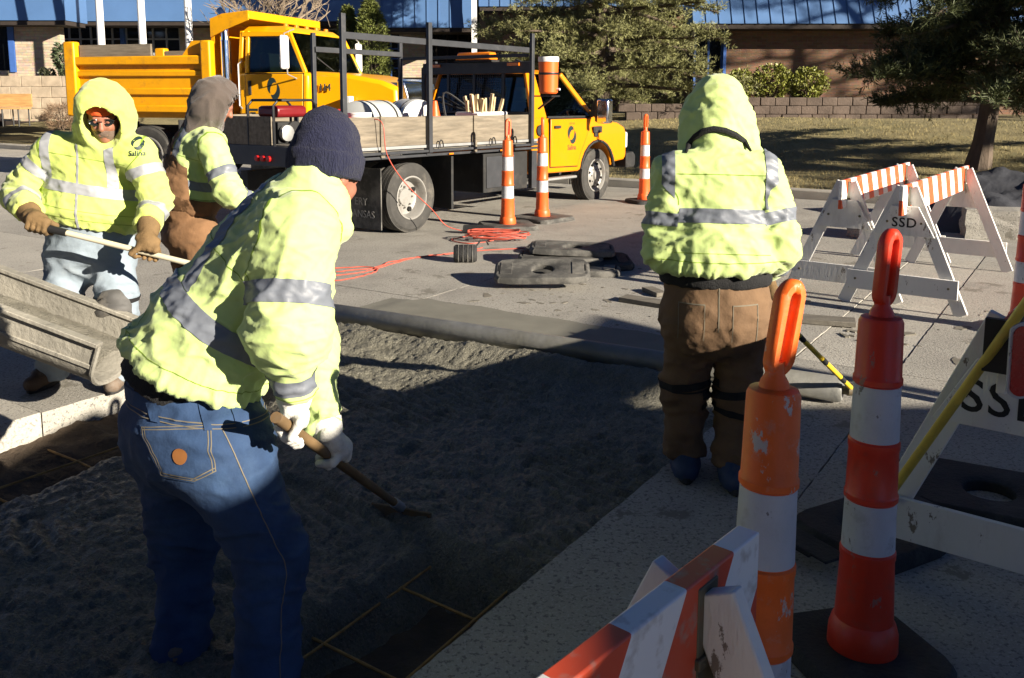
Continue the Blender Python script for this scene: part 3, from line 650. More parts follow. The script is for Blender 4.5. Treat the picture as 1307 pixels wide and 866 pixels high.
for px, py, lab, r in ((648, 291, 'channelizer cone beside the orange cord coil and rubber bases', .2), (692, 281, 'channelizer cone in front of the pickup door', .8), (822, 259, 'channelizer cone off the pickup front bumper', .4)):
    c = G(px, py); channelizer(lab, (c.x, c.y, 0), m_or, hz=.03, hrot=r, rz=r, sc=1.04, basesz=.62 if px < 700 else .45, n=24)
c = G(1304, 424); channelizer('channelizer cone behind the yellow pole and the stencilled barricade', (c.x, c.y, 0), m_red, rz=.6)
# --- A-frame barricades
def stripe_mat(name, c1, c2, pitch, wear):
    m = bpy.data.materials.new(name); m.use_nodes = True; t = m.node_tree; b = t.nodes['Principled BSDF']; N = t.nodes; L = t.links
    tc = N.new('ShaderNodeTexCoord'); sx = N.new('ShaderNodeSeparateXYZ'); L.new(tc.outputs['Object'], sx.inputs[0])
    nz_ = N.new('ShaderNodeTexNoise'); nz_.inputs['Scale'].default_value = 25; nz_.inputs['Detail'].default_value = 8; L.new(tc.outputs['Object'], nz_.inputs['Vector'])
    ad = N.new('ShaderNodeMath'); ad.operation = 'MULTIPLY_ADD'; ad.inputs[1].default_value = .62; L.new(sx.outputs['Z'], ad.inputs[0]); L.new(sx.outputs['X'], ad.inputs[2])
    fr = N.new('ShaderNodeMath'); fr.operation = 'PINGPONG'; fr.inputs[1].default_value = pitch; L.new(ad.outputs[0], fr.inputs[0])
    gt = N.new('ShaderNodeMath'); gt.operation = 'GREATER_THAN'; gt.inputs[1].default_value = pitch / 2; L.new(fr.outputs[0], gt.inputs[0])
    mx = N.new('ShaderNodeMix'); mx.data_type = 'RGBA'; mx.inputs[6].default_value = (*c1, 1); mx.inputs[7].default_value = (*c2, 1); L.new(gt.outputs[0], mx.inputs[0])
    r = N.new('ShaderNodeMapRange'); r.inputs[1].default_value = .66 - wear * .2; r.inputs[2].default_value = .72; r.inputs[4].default_value = .7; L.new(nz_.outputs['Fac'], r.inputs[0])
    m2 = N.new('ShaderNodeMix'); m2.data_type = 'RGBA'; m2.inputs[7].default_value = (.33, .28, .23, 1); L.new(mx.outputs[2], m2.inputs[6]); L.new(r.outputs[0], m2.inputs[0])
    L.new(m2.outputs[2], b.inputs['Base Color']); b.inputs['Roughness'].default_value = .45; return m
m_str = stripe_mat('orange_white_stripes', (.72, .10, .03), (.78, .77, .74), .16, .3); m_strf = stripe_mat('worn_red_white_stripes', (.60, .075, .03), (.74, .74, .73), .15, .55)
m_bw = M('white_barricade_wood', (.70, .69, .66), .6, chip=((.20, .17, .14), 15, .61, (1, 1, .5)), var=.06, vs=5, dirt=(.38, .35, .30), ds=7, damt=.22, bump=.35, bs=35, stretch=(1, 1, .3))
m_brk = M('olive_bracket', (.13, .115, .075), .6, metal=.3, var=.25, dirt=(.2, .08, .04), ds=8, damt=.3); m_ink = M('black_stencil', (.02, .02, .02), .7, var=.2)
def barricade(label, apex, direc, L=2.0, txt=None, mat=m_str, ov=.17, h=.92, sp=.42, bt=.014, ts=.10):
    d = Vector(direc).normalized(); c = Vector((apex[0], apex[1])) + d * L / 2
    t = thing('a_frame_barricade', label, 'barricade', (c.x, c.y, 0), math.atan2(d.y, d.x), group='white A-frame barricades')
    bd_ = MB(); bd_.bb(-L / 2 - ov, L / 2 + ov, -bt, bt, -.12, .10); o = obj('striped_board', bd_, mat, t, loc=(0, 0, h - .08), bevel=.004)
    for e in (-1, 1):
        x = e * L / 2
        for s in (-1, 1):
            g = MB(); p0 = Vector((x + s * .022 * 0, s * .018 + s * .012, h - .005)); p1 = Vector((x, s * sp, 0)); dv = (p1 - p0).normalized()
            g.beam(p0, p1, .03, .092, up=Vector((0, dv.z, -dv.y))); obj('leg', g, m_bw, t, bevel=.004)
        g = MB(); w1, w2 = sp * (h - .78) / h + .03, sp * (h - .56) / h + .05; xo = x + e * .032
        g.add([(xo - .008, -w1, .78), (xo - .008, w1, .78), (xo - .008, w2, .56), (xo - .008, -w2, .56), (xo + .008, -w1, .78), (xo + .008, w1, .78), (xo + .008, w2, .56), (xo + .008, -w2, .56)], [(0, 1, 2, 3), (7, 6, 5, 4), (0, 4, 5, 1), (1, 5, 6, 2), (2, 6, 7, 3), (3, 7, 4, 0)])
        gs = obj('gusset', g, m_bw, t, bevel=.003)
        if txt: lettering('stencil', txt, ts, (xo + e * .0085, 0, .655), (0, e, 0), (0, 0, 1), m_ink, gs, .001, 1.1, .0015)
        g = MB(); wb = sp * (h - .17) / h + .05; g.bb(x + e * .032 - .01, x + e * .032 + .01, -wb, wb, .12, .265); obj('cross_plank', g, m_bw, t, bevel=.003)
        g = MB(); g.bb(x - .03, x + .03, -.024, .024, h - .2, h + .005); g.bb(x - .034, x + .034, -.03, .03, h - .13, h - .11); obj('bracket', g, m_brk, t, bevel=.003)
        for s in (-1, 1):
            g = MB()
            for zz_ in (.2, .66): yy_ = s * (sp * (h - zz_) / h); g.lathe([(.009, x + e * .038), (.009, x + e * .048)], 8, (0, yy_, zz_), 'x')
            obj('bolt', g, m_brk, t)
    return t
barricade('white barricade with striped board standing closer to the worker in brown trousers', (2.62, 7.02), (.567, .80), 2.0)
barricade('white barricade stencilled SSD on its gusset', (2.92, 6.62), (.60, .80), 2.05, 'SSD')
barricade('white barricade with large stencil beside the leaning yellow pole', (1.55, 2.70), (.62, .784), 1.9, 'SSD', ts=.15)
bS = [o for o in C.objects if o.name.startswith('a_frame_barricade')][-1]; rs_ = MB(); nn = 20
rp0 = [(.028 * math.cos(2 * math.pi * k / nn), (.075 if math.sin(2 * math.pi * k / nn) > 0 else -.075) + .028 * math.sin(2 * math.pi * k / nn)) for k in range(nn)]
for sc_, y0, y1, mt_, nm in ((1.25, -.012, .0, m_band, 'reflector_frame'), (1.0, -.018, -.0125, M('red_reflector', (.42, .015, .012), .25, var=.15, vs=20), 'reflector')):
    rs_ = MB(); rs_.prism([(x * sc_, z * (1 + (sc_ - 1) * .35)) for x, z in rp0], y0, y1); rs_.xf(Matrix.Translation((-1.165, -.05, .845)) @ Matrix.Rotation(math.radians(-62), 4, 'Z')); obj(nm, rs_, mt_, bS)
rs_ = MB(); rs_.bb(-1.15, -1.13, -.03, .05, .79, .95); obj('reflector_bracket', rs_, m_blk, bS)
pe, pq = G(956, 674, .855), G(708, 866, .855); pd_ = (pq - pe).normalized(); pa_ = pe + pd_ * .18
fb = barricade('worn red and white barricade board beside the scuffed cone, nearest the slab edge', (pa_.x, pa_.y), (pd_.x, pd_.y), 1.9, None, m_strf, .18, .835, bt=.021)
# --- rubber bases
def rbase(label, loc, rot, mat=m_rubg, wx=.80, wy=.42, h=.055):
    t = thing('rubber_base', label, 'rubber base', loc, group='spare rubber cone bases'); t.rotation_euler = rot
    b = base_mesh(wx, wy, h, .095, .06); obj('plate', b, mat, t, bevel=.004)
    for s in (-1, 1):
        g = MB(); g.bb(s * .3 - .05, s * .3 + .05, -.12, .12, h - .004, h + .006); obj('grip_pad', g, mat, t, bevel=.003)
        g = MB(); g.bb(s * .355 - .012, s * .355 + .012, -.06, .06, h - .002, h + .0035); obj('slot', g, M('slot_black', (.008, .008, .008), .9), t)
    return t
c = G(640, 345); cx_ = .0
def GP(px, py, z=0): g_ = G(px, py, z); return (g_.x, g_.y, z)
rbase('dusty rubber base with round hole propped at the front of the stack', GP(692, 350, .10), (math.radians(13), math.radians(-1), -.05))
rbase('dusty rubber base lying under the propped one', GP(735, 348, .0), (0, 0, -.15))
rbase('rubber base lying flat in the middle of the stack', GP(716, 331, .06), (math.radians(4), 0, -.1))
rbase('rubber base on top at the back of the stack beside the cones', GP(730, 321, .125), (math.radians(3), math.radians(2), -.06))
rbase('rubber base at the bottom at the back of the stack', GP(720, 322, .0), (0, 0, -.2))
rbase('rubber base sticking out of the stack towards the barricades', GP(752, 338, .03), (math.radians(8), 0, .1), m_rub)
rbase('black rubber base with round hole lying inside the stencilled barricade', GP(1262, 640, .0), (0, 0, -.5), m_rub, .62, .5)
rbase('black rubber base lying flat behind the red orange cone', GP(1108, 690, .0), (0, 0, .5), m_rub, .42, .42, .06)
# boards lying on the pavement
m_grey_wood = M('weathered_board', (.16, .145, .12), .85, var=.25, vs=4, bump=.5, bs=40, stretch=(1, 10, 10))
for (p0, p1, wd, lab) in (((795, 384), (860, 394), .14, 'weathered board lying before the worker in brown trousers'), ((985, 408), (1092, 416), .16, 'dark board lying before the near barricades'), ((826, 372), (845, 380), .1, 'short grey board end beside the rubber base stack')):
    a_, b_ = G(*p0), G(*p1); g = MB(); o_ = (a_ + b_) / 2; g.beam((a_ - o_) + Vector((0, 0, .022)), (b_ - o_) + Vector((0, 0, .022)), wd, .035); tag(obj('board', g, m_grey_wood, loc=o_, bevel=.004), lab, 'board', 'boards on the pavement')
# --- roller pipe and pull pole
m_steel = M('pipe_steel', (.26, .26, .25), .5, metal=.35, var=.2, vs=8, dirt=(.20, .19, .155), ds=1.3, damt=.75, bump=.15, bs=30)
pc = AB(4.93, -2.9, .0); rp = thing('screed_roller', 'long steel roller pipe resting across the fresh concrete', 'pipe', pc)
p0, p1 = AB(pipe_a(-4.52), -4.52, .075) - pc, AB(pipe_a(-1.05), -1.05, .072) - pc; dv = (p1 - p0).normalized()
g = MB(); g.tube([p0, p0 + dv * .02, p1 - dv * .02, p1], [.055, .068, .068, .055], 24); obj('pipe', g, m_steel, rp)
g = MB(); g.tube([p1, p1 + dv * .07], .022, 12); obj('end_spindle', g, m_brk, rp)
m_yel = M('yellow_pole', (.75, .52, .03), .4, var=.1, vs=9, dirt=(.35, .27, .1), ds=12, damt=.2); m_blackt = M('black_tape', (.015, .015, .015), .6)
# pull pole (held by the worker in brown trousers)
PULL0 = AB(pipe_a(-1.0), -1.0, .08); PULL1 = P(981, 390, 3.98)
pp = thing('pull_pole', 'yellow pole running from the roller pipe to the worker in brown trousers', 'pole', PULL0)
d_ = PULL1 - PULL0; g = MB(); g.tube([(0, 0, 0), tuple(d_ * 1.25)], .013, 10); obj('shaft', g, m_yel, pp)
for k in (.12, .35, .62): g = MB(); g.tube([tuple(d_ * k), tuple(d_ * (k + .05))], .0145, 10); obj('tape', g, m_blackt, pp)
g = MB(); g.tube([(-.03, 0, 0), (.03, 0, 0)], .03, 10); obj('swivel', g, m_brk, pp)
# leaning yellow pole on the right
a_, b_ = G(1085, 702, .012), P(1345, 338, 2.42); yp = thing('yellow_pole', 'yellow wooden pole leaning on the stencilled barricade', 'pole', (a_.x, a_.y, 0))
o_ = Vector(yp.location); g = MB(); g.tube([a_ - o_, b_ - o_], .0145, 12); obj('shaft', g, M('yellow_wood_pole', (.55, .42, .07), .5, var=.2, vs=6, dirt=(.3, .24, .12), ds=9, damt=.3), yp)
# --- concrete chute
m_chute = M('chute_steel', (.26, .245, .21), .6, metal=.15, var=.2, vs=4, dirt=(.40, .37, .31), ds=2.2, damt=.55, bump=.5, bs=28)
E0, E1 = P(158, 426, 4.28), P(-330, 243, 4.48); ch = thing('concrete_chute', 'steel concrete chute caked with mortar, carrying fresh concrete', 'chute', (E0.x, E0.y, 0)); o_ = Vector(ch.location)
ax = (E1 - E0).normalized(); sd = ax.cross(Vector((0, 0, 1))).normalized(); up_ = sd.cross(ax)
def chpt(t, an, r): return E0.lerp(E1, t) + (sd * math.cos(an) + up_ * math.sin(an)) * r - o_
def uprof(k, n_, r):                                 # U section: upright sides, rounded floor; r 1 outside, .93 inside
    t = -1 + 2 * k / n_
    if abs(t) > .62: return math.copysign(.215 * r, t), -.12 * (1 - abs(t)) / .38
    a = math.radians(90 * t / .62); return .215 * r * math.sin(a), -.12 - .13 * math.cos(a) * (r if r < 1 else 1)
v = []; f = []; nt_, na_ = 24, 22
for i in range(nt_ + 1):
    for k in range(na_ + 1):
        for r in (1, .925): u_, h_ = uprof(k, na_, r); v.append(E0.lerp(E1, i / nt_) + sd * u_ + up_ * h_ - o_)
for i in range(nt_):
    for k in range(na_):
        for s in (0, 1):
            a0 = (i * (na_ + 1) + k) * 2 + s; f.append((a0, a0 + 2, a0 + 2 + (na_ + 1) * 2, a0 + (na_ + 1) * 2))
for k in range(na_): f.append((2 * k, 2 * k + 1, 2 * k + 3, 2 * k + 2))
g = MB(); g.add(v, f); obj('trough', g, m_chute, ch)
for an in (180, 360):
    s_ = -1 if an == 180 else 1
    g = MB(); g.beam(chpt(0, math.radians(an), .212), chpt(1, math.radians(an), .212), .055, .02, up=up_); g.beam(chpt(0, math.radians(an), .2175) - up_ * .115, chpt(1, math.radians(an), .2175) - up_ * .115, .012, .022, up=up_); obj('rim', g, m_chute, ch, bevel=.003)
g = MB(); g.tube([E0 + sd * uprof(k, 22, 1.02)[0] + up_ * uprof(k, 22, 1)[1] - o_ for k in range(23)], .012, 6); obj('end_hoop', g, m_chute, ch)
v = []; nt_, nw = 90, 22
for i in range(nt_ + 1):
    for k in range(nw + 1):
        u = -1 + 2 * k / nw; hh = -.10 + .045 * (1 - u * u); p = E0.lerp(E1, i / nt_) + sd * u * .19 + up_ * (hh - .02) - o_; v.append(p)
v = np.array([tuple(q) for q in v]); v[:, 2] += .02 * fbm(v * 14, 3) + .012 * np.minimum(0, fbm(v * 26 + 5, 2))
f = [(i * (nw + 1) + k, i * (nw + 1) + k + 1, (i + 1) * (nw + 1) + k + 1, (i + 1) * (nw + 1) + k) for i in range(nt_) for k in range(nw)]
obj('concrete_load', mesh('concrete_load', v.tolist(), f, False, None), M('chute_concrete', (.20, .185, .15), .6, var=.2, vs=9, bump=.8, bs=110), ch)
# --- cords
m_cord = M('orange_cord', (.45, .085, .055), .5, var=.2, vs=9)
def cord(name, lab, pts, r, mat, cat='cord', grp=None, wob=0.0, n=6):
    P3 = [Vector(p) for p in pts]; out = []
    for i in range(len(P3) - 1):
        a0, a1, a2, a3 = P3[max(i - 1, 0)], P3[i], P3[i + 1], P3[min(i + 2, len(P3) - 1)]
        for k in range(n):
            t = k / n; out.append(.5 * ((2 * a1) + (a2 - a0) * t + (2 * a0 - 5 * a1 + 4 * a2 - a3) * t * t + (3 * a1 - a0 - 3 * a2 + a3) * t ** 3) + Vector((random.gauss(0, wob), random.gauss(0, wob), 0)))
    out.append(P3[-1]); o_ = out[0].copy(); o_.z = 0; m = MB(); m.tube([q - o_ for q in out], r, 6); return tag(obj(name, m, mat, loc=o_), lab, cat, grp)
def gp(l, z=.008): return [G(x, y, z) for x, y in l]
cord('extension_cord', 'orange cord snaking from the patch towards the coil by the cone', gp([(405, 352), (436, 351), (470, 346), (500, 337), (530, 329), (560, 325), (600, 321), (650, 318), (700, 316)]), .0055, m_cord, wob=.004)
cord('extension_cord', 'orange cord doubled alongside the snaking one', gp([(405, 343), (438, 342), (472, 341), (482, 345), (470, 350), (440, 357), (405, 360)]), .0055, m_cord, wob=.006)
cord('extension_cord', 'orange cord running straight from the tangled end past the black plug box', gp([(430, 347), (476, 342), (505, 333), (550, 327), (590, 322), (616, 316)]), .0055, m_cord, wob=.01)
cl = []
for k in range(90):
    a = k * .55; r_ = .30 + .05 * math.sin(k * .7); c = G(634, 306, .02); cl.append((c.x + r_ * 1.0 * math.cos(a) * (1 + .1 * math.sin(k)), c.y + r_ * .38 * math.sin(a), .02 + .0011 * k + random.uniform(0, .02)))
cord('cord_coil', 'coil of orange extension cord lying beside the cone base', cl, .006, m_cord, 'cord', wob=.003, n=4)
hx = thing('plug_box', 'black cord reel box lying on the pavement by its orange cord', 'plug box', GP(594, 335))
g = MB(); g.lathe([(.0, -.11), (.07, -.11), (.085, -.09), (.085, .09), (.07, .11), (0, .11)], 14, (0, 0, .085), 'x'); obj('drum', g, m_rub, hx)
for k in range(4): g = MB(); g.lathe([(.086, -.07 + .045 * k), (.091, -.065 + .045 * k), (.086, -.06 + .045 * k)], 14, (0, 0, .085), 'x'); obj('rib', g, m_rubg, hx)
g = MB(); g.tube([(.09, 0, .14), (.14, .02, .2), (.2, .05, .2), (.22, .06, .16)], .009, 6); obj('handle', g, m_rub, hx)
g = MB(); g.tube([(-.2, .1, .05), (.0, .05, .06), (.16, -.05, .05)], .05, 10); tag(obj('work_glove', g, m_rub, loc=GP(614, 300)), 'dark rolled bundle lying by the orange coil', 'bundle')
# --- heap behind the barricades
m_tarp = M('dark_tarp', (.045, .047, .055), .6, var=.3, vs=3, bump=.5, bs=18)
c = G(1330, 290); n = 46; v = []
for i in range(n + 1):
    for k in range(n + 1):
        x, y = -1.7 + 3.4 * i / n, -1.1 + 2.2 * k / n; r_ = (abs(x / 1.7) ** 2.5 + abs(y / 1.1) ** 2.5); v.append((x, y, max(-.02, .62 * (1 - r_)) ))
v = np.array(v); v[:, 2] += np.where(v[:, 2] > 0, .22 * fbm(v * np.array([1.6, 1.6, 0]) + 3, 4), 0); v[:, 2] = np.maximum(v[:, 2], -.02)
tag(obj('tarp_heap', mesh('tarp_heap', v.tolist(), [(i * (n + 1) + k, (i + 1) * (n + 1) + k, (i + 1) * (n + 1) + k + 1, i * (n + 1) + k + 1) for i in range(n) for k in range(n)], True, None), m_tarp, loc=(c.x, c.y + .4, 0)), 'dark crumpled tarpaulin heap behind the stencilled SSD barricade', 'tarpaulin')
def chunk(lab, loc, sz, rz, seed):
    rs = random.Random(seed); b = bmesh.new(); bmesh.ops.create_cube(b, size=1); bmesh.ops.subdivide_edges(b, edges=b.edges, cuts=5, use_grid_fill=True)
    pts = np.array([v_.co for v_ in b.verts]); ns = fbm(pts * 2.3 + seed, 3)
    for v_, q in zip(b.verts, ns): v_.co = Vector((v_.co.x * sz[0], v_.co.y * sz[1], v_.co.z * sz[2])) * (1 + .16 * q); v_.co.z += sz[2] / 2
    me = bpy.data.meshes.new('c'); b.to_mesh(me); b.free(); o = obj('concrete_chunk', me, m_conc, loc=loc); o.rotation_euler = (0, 0, rz); tag(o, lab, 'concrete chunk', 'broken concrete chunks')
c = G(1275, 303); chunk('grey broken concrete chunk before the dark tarpaulin', (c.x, c.y, 0), (.75, .4, .32), -.3, 3)
c = G(1120, 302); chunk('low broken concrete chunk seen between the two striped barricades', (c.x, c.y, 0), (.6, .35, .26), .3, 5)
# --- unseen truck, added and shaped so that its shade covers the patch
bt_ = thing('shade_truck', 'white box truck with an inclined arm, added out of view to shade the patch', 'truck', (9.0, -2.15, 0))
m_boxw = M('truck_white', (.7, .7, .68), .4, var=.05)
g = MB(); g.bb(-3.6, 3.6, -1.25, 1.25, .95, 3.0); obj('cargo_box', g, m_boxw, bt_, bevel=.03)
g = MB(); g.bb(3.68, 5.3, -1.1, 1.1, .55, 2.2); obj('cab', g, m_boxw, bt_, bevel=.12)
g = MB(); g.bb(-3.5, 5.2, -.5, .5, .5, .94); g.bb(-3.5, 3.6, -1.2, 1.2, .3, .93); obj('chassis', g, m_blk, bt_)
for x in (-2.4, 4.4):
    for y in (-1.0, 1.0): g = MB(); g.lathe([(.2, -.14), (.48, -.14), (.5, -.08), (.5, .08), (.48, .14), (.2, .14)], 24, (x, y, .5), 'y'); obj('wheel', g, m_rub, bt_)
g = MB(); g.prism([(-1.45, 3.002), (-.9, 3.002), (.64, 3.51), (1.7, 3.83), (1.95, 4.14), (.15, 3.60)], 1.0, 1.12); obj('shade_arm', g, m_brk, bt_)  # slanted slab added only for the notch it cuts in the shade
g = MB(); g.bb(1.2, 1.3, 1.02, 1.1, 3.0, 3.72); obj('strut', g, m_brk, bt_)
# ================================================================== trucks
m_yl = M('truck_yellow', (.70, .22, .0015), .32, chip=((.16, .09, .04), 4, .73, (1, 1, 1)), var=.05, vs=2, dirt=(.40, .17, .03), ds=1.5, damt=.12, coat=.15, spec=.35)
m_yld = M('dump_yellow', (.68, .31, .0015), .45, chip=((.14, .08, .04), 5, .66, (1, 1, 1)), var=.10, vs=3, dirt=(.20, .09, .03), ds=4, damt=.25, spec=.35)
m_tyre = M('tyre', (.045, .043, .04), .85, var=.25, vs=6, dirt=(.16, .145, .12), ds=4, damt=.4, bump=.2, bs=50)
m_rim = M('wheel_rim', (.30, .29, .27), .45, metal=.3, var=.15, dirt=(.12, .10, .08), ds=6, damt=.4); m_hole = M('hole_black', (.006, .006, .006), .9)
m_chas = M('chassis_black', (.018, .018, .018), .7, var=.3, dirt=(.08, .07, .06), ds=4, damt=.3); m_chrome = M('chrome', (.75, .76, .78), .1, metal=1.0, var=.03)
m_rackp = M('rack_paint', (.035, .037, .042), .5, var=.2, dirt=(.1, .09, .08), ds=6, damt=.2)
m_plank = M('sideboard_wood', (.185, .155, .115), .85, var=.35, vs=2.5, stretch=(1, 9, 9), bump=.3, bs=30, dirt=(.10, .088, .07), ds=3, damt=.4)
m_steelg = M('galvanised', (.42, .42, .41), .45, metal=.6, var=.15); m_red2 = M('red_lens', (.35, .01, .01), .25, var=.1); m_amb = M('amber_lens', (.75, .2, .01), .2, var=.1)
m_clr = M('clear_lens', (.6, .6, .6), .12, var=.05); m_int = M('cab_interior', (.06, .058, .055), .8, var=.2); m_logo = M('logo_ink', (.012, .028, .03), .5)
m_glass = bpy.data.materials.new('vehicle_glass'); m_glass.use_nodes = True; t_ = m_glass.node_tree; N_ = t_.nodes; N_.remove(N_['Principled BSDF'])
gl = N_.new('ShaderNodeBsdfGlossy'); gl.inputs['Roughness'].default_value = .03; gl.inputs['Color'].default_value = (.9, .95, 1, 1); tp = N_.new('ShaderNodeBsdfTransparent'); tp.inputs['Color'].default_value = (.42, .5, .46, 1)
fz = N_.new('ShaderNodeFresnel'); fz.inputs['IOR'].default_value = 1.6; mx_ = N_.new('ShaderNodeMixShader'); t_.links.new(fz.outputs[0], mx_.inputs[0]); t_.links.new(tp.outputs[0], mx_.inputs[1]); t_.links.new(gl.outputs[0], mx_.inputs[2]); t_.links.new(mx_.outputs[0], N_['Material Output'].inputs[0])
def wheel(par, x, y, r, w_, side, dish=.06, dual=False):
    wz = r; tm = MB(); h = w_ / 2
    pr_ = [(r * .60, -h * .86), (r * .72, -h), (r * .9, -h * .97), (r * .97, -h * .80)]
    for k in range(4): c_ = -h * .66 + k * h * .44; pr_ += [(r, c_ - h * .16), (r, c_ + h * .16), (r * .978, c_ + h * .18), (r * .978, c_ + h * .26)]
    pr_ += [(r * .97, h * .80), (r * .9, h * .97), (r * .72, h), (r * .60, h * .86)]
    tm.lathe(pr_, 40, (0, 0, 0), 'y'); tm.f = [f for f in tm.f if len(f) == 4]
    wo = obj('wheel', tm, m_tyre, par, loc=(x, y, wz), ang=25); s = side
    rm_ = MB(); d0 = s * h
    pf = [(r * .625, d0 * .84), (r * .63, d0 * .98), (r * .59, d0 * 1.0), (r * .565, d0 * .88), (r * .54, d0 * .3 if dual else d0 * .62)]
    if dual: pf += [(r * .50, -d0 * .10), (r * .40, -d0 * .2), (r * .26, -d0 * .16), (r * .24, d0 * .05), (0, d0 * .08)]
    else: pf += [(r * .47, d0 * .5), (r * .38, d0 * .75), (r * .24, d0 * .88), (r * .2, d0 * 1.15), (r * .13, d0 * 1.2), (0, d0 * 1.2)]
    rm_.lathe(pf, 40, (0, 0, 0), 'y'); rm_.f = [f for f in rm_.f if len(f) == 4]; obj('rim', rm_, m_rim, wo, ang=35)
    yh = -d0 * .16 if dual else d0 * .66
    for k in range(4 if dual else 8):
        a = k * 2 * math.pi / (4 if dual else 8) + .5; hm = MB(); rr = r * (.43 if not dual else .41); cx, cz = rr * math.cos(a), rr * math.sin(a); hw = r * (.075 if dual else .05)
        hm.lathe([(hw, yh - s * .012), (hw, yh + s * .02), (0, yh + s * .02)], 10, (cx, 0, cz), 'y'); obj('hand_hole', hm, m_hole, wo)
    nm = MB()
    for k in range(8): a = k * math.pi / 4; nm.lathe([(r * .028, yh), (r * .028, yh + s * .035), (0, yh + s * .035)], 6, (r * .30 * math.cos(a), 0, r * .30 * math.sin(a)), 'y')
    obj('lug_nuts', nm, m_rim, wo); return wo
def quad_pane(name, pts, mat, par, th=.006):
    a, b, c = [Vector(p) for p in pts[:3]]; n = (b - a).cross(c - a).normalized() * th; m = MB(); k = len(pts)
    m.add([Vector(p) for p in pts] + [Vector(p) + n for p in pts], [tuple(range(k)), tuple(range(2 * k - 1, k - 1, -1))] + [(i, i + k, (i + 1) % k + k, (i + 1) % k) for i in range(k)]); return obj(name, m, mat, par, smooth=False)
def emblem(par, o_, ux, uy, size, mat, txt='Salina', top=None):
    v, f = swirl(size); ux, uy, o_ = Vector(ux), Vector(uy), Vector(o_); n = ux.cross(uy); m = MB(); m.add([o_ + ux * p[0] + uy * (p[1] + size * .25) + n * .001 for p in v] , f); e = obj('emblem', m, mat, par, smooth=False)
    lettering('emblem_lettering', txt, size * .42, o_ - uy * size * .52, ux, uy, mat, e, .0006, 1.0, size * .006)
    if top: lettering('emblem_lettering', top, size * .16, o_ + uy * size * .92, ux, uy, mat, e, .0006)
def arch(cx, r, z, n=10, a0=170, a1=10): return [(cx + r * math.cos(math.radians(a0 + (a1 - a0) * k / n)), z + r * math.sin(math.radians(a0 + (a1 - a0) * k / n))) for k in range(n + 1)]
# ---------------------------------------------------------------- pickup with flat bed; x forward, near side is y < 0
hd = Vector((.595, .803)).normalized(); org = G(528, 297) + Vector((-hd.y, hd.x, 0)) * 1.03
pk = thing('flatbed_pickup', 'yellow flatbed pickup truck with a pipe rack and wooden bed sides', 'truck', (org.x, org.y, 0), math.atan2(hd.y, hd.x))
pk.rotation_euler = (0, math.radians(.5), math.atan2(hd.y, hd.x)); WB = 4.15
for x, y, s, du in ((0, -.90, -1, True), (0, -.66, -1, True), (0, .90, 1, True), (WB, -.88, -1, False), (WB, .88, 1, False)): wheel(pk, x, y, .405, .225, s, dual=du)
low = [(2.45, .52), (3.60, .50), (3.66, .52)] + arch(WB, .475, .44) + [(4.70, .58), (5.12, .60), (5.2, .66), (5.21, 1.02), (5.14, 1.12), (4.9, 1.19), (4.1, 1.285), (3.98, 1.30), (2.45, 1.30)]
b = MB(); b.prism(low, -1.0, 1.0, lambda v: (v.x - (.12 * max(0, (v.x - 4.4)) * (abs(v.y) > .5)), v.y * (1 - .055 * max(0, v.x - 4.3) - .03 * max(0, (v.z - 1.0)) / .3), v.z)); obj('body', b, m_yl, pk, bevel=.045)
# roof and pillars
zb, zt = 1.295, 1.94
bl_ = [(2.50, .965), (4.06, .955)]; tl_ = [(2.58, .80), (3.36, .79)]
b = MB(); b.add([(2.52, -.80, zt - .04), (3.38, -.79, zt - .04), (3.38, .79, zt - .04), (2.52, .80, zt - .04), (2.62, -.70, zt + .02), (3.25, -.68, zt + .02), (3.25, .68, zt + .02), (2.62, .70, zt + .02)], [(3, 2, 1, 0), (4, 5, 6, 7), (0, 1, 5, 4), (1, 2, 6, 5), (2, 3, 7, 6), (3, 0, 4, 7)]); obj('roof', b, m_yl, pk, bevel=.03)
for s in (-1, 1):
    b = MB(); b.beam((4.07, s * .95, zb - .02), (3.40, s * .785, zt - .03), .055, .07); obj('pillar', b, m_yl, pk, bevel=.015)
    b = MB(); b.add([(2.46, s * .975, zb - .01), (2.82, s * .972, zb - .01), (2.74, s * .80, zt - .02), (2.54, s * .80, zt - .02), (2.46, s * .92, zb - .01), (2.82, s * .92, zb - .01), (2.74, s * .75, zt - .02), (2.54, s * .75, zt - .02)], [(0, 1, 2, 3), (7, 6, 5, 4), (0, 4, 5, 1), (1, 5, 6, 2), (2, 6, 7, 3), (3, 7, 4, 0)]); obj('pillar', b, m_yl, pk, bevel=.012)
    quad_pane('side_window', [(2.80, s * .952, zb + .01), (3.98, s * .945, zb + .01), (3.40, s * .79, zt - .045), (2.72, s * .792, zt - .045)], m_glass, pk)
    b = MB(); b.beam((2.80, s * .985, zb + .005), (4.03, s * .975, zb + .005), .02, .025); obj('window_trim', b, m_chas, pk)
quad_pane('windscreen', [(4.06, -.90, zb), (4.06, .90, zb), (3.40, .74, zt - .04), (3.40, -.74, zt - .04)], m_glass, pk)
quad_pane('rear_window', [(2.47, -.88, zb), (2.47, .88, zb), (2.56, .74, zt - .04), (2.56, -.74, zt - .04)], m_glass, pk)
for y in (-.45, .45): b = MB(); b.bb(2.75, 3.0, y - .26, y + .26, .9, 1.52); b.bb(2.8, 2.92, y - .13, y + .13, 1.52, 1.72); obj('seat', b, m_int, pk, bevel=.05)
b = MB(); b.bb(3.6, 3.98, -.88, .88, 1.2, 1.33); obj('dashboard', b, m_int, pk, bevel=.03)
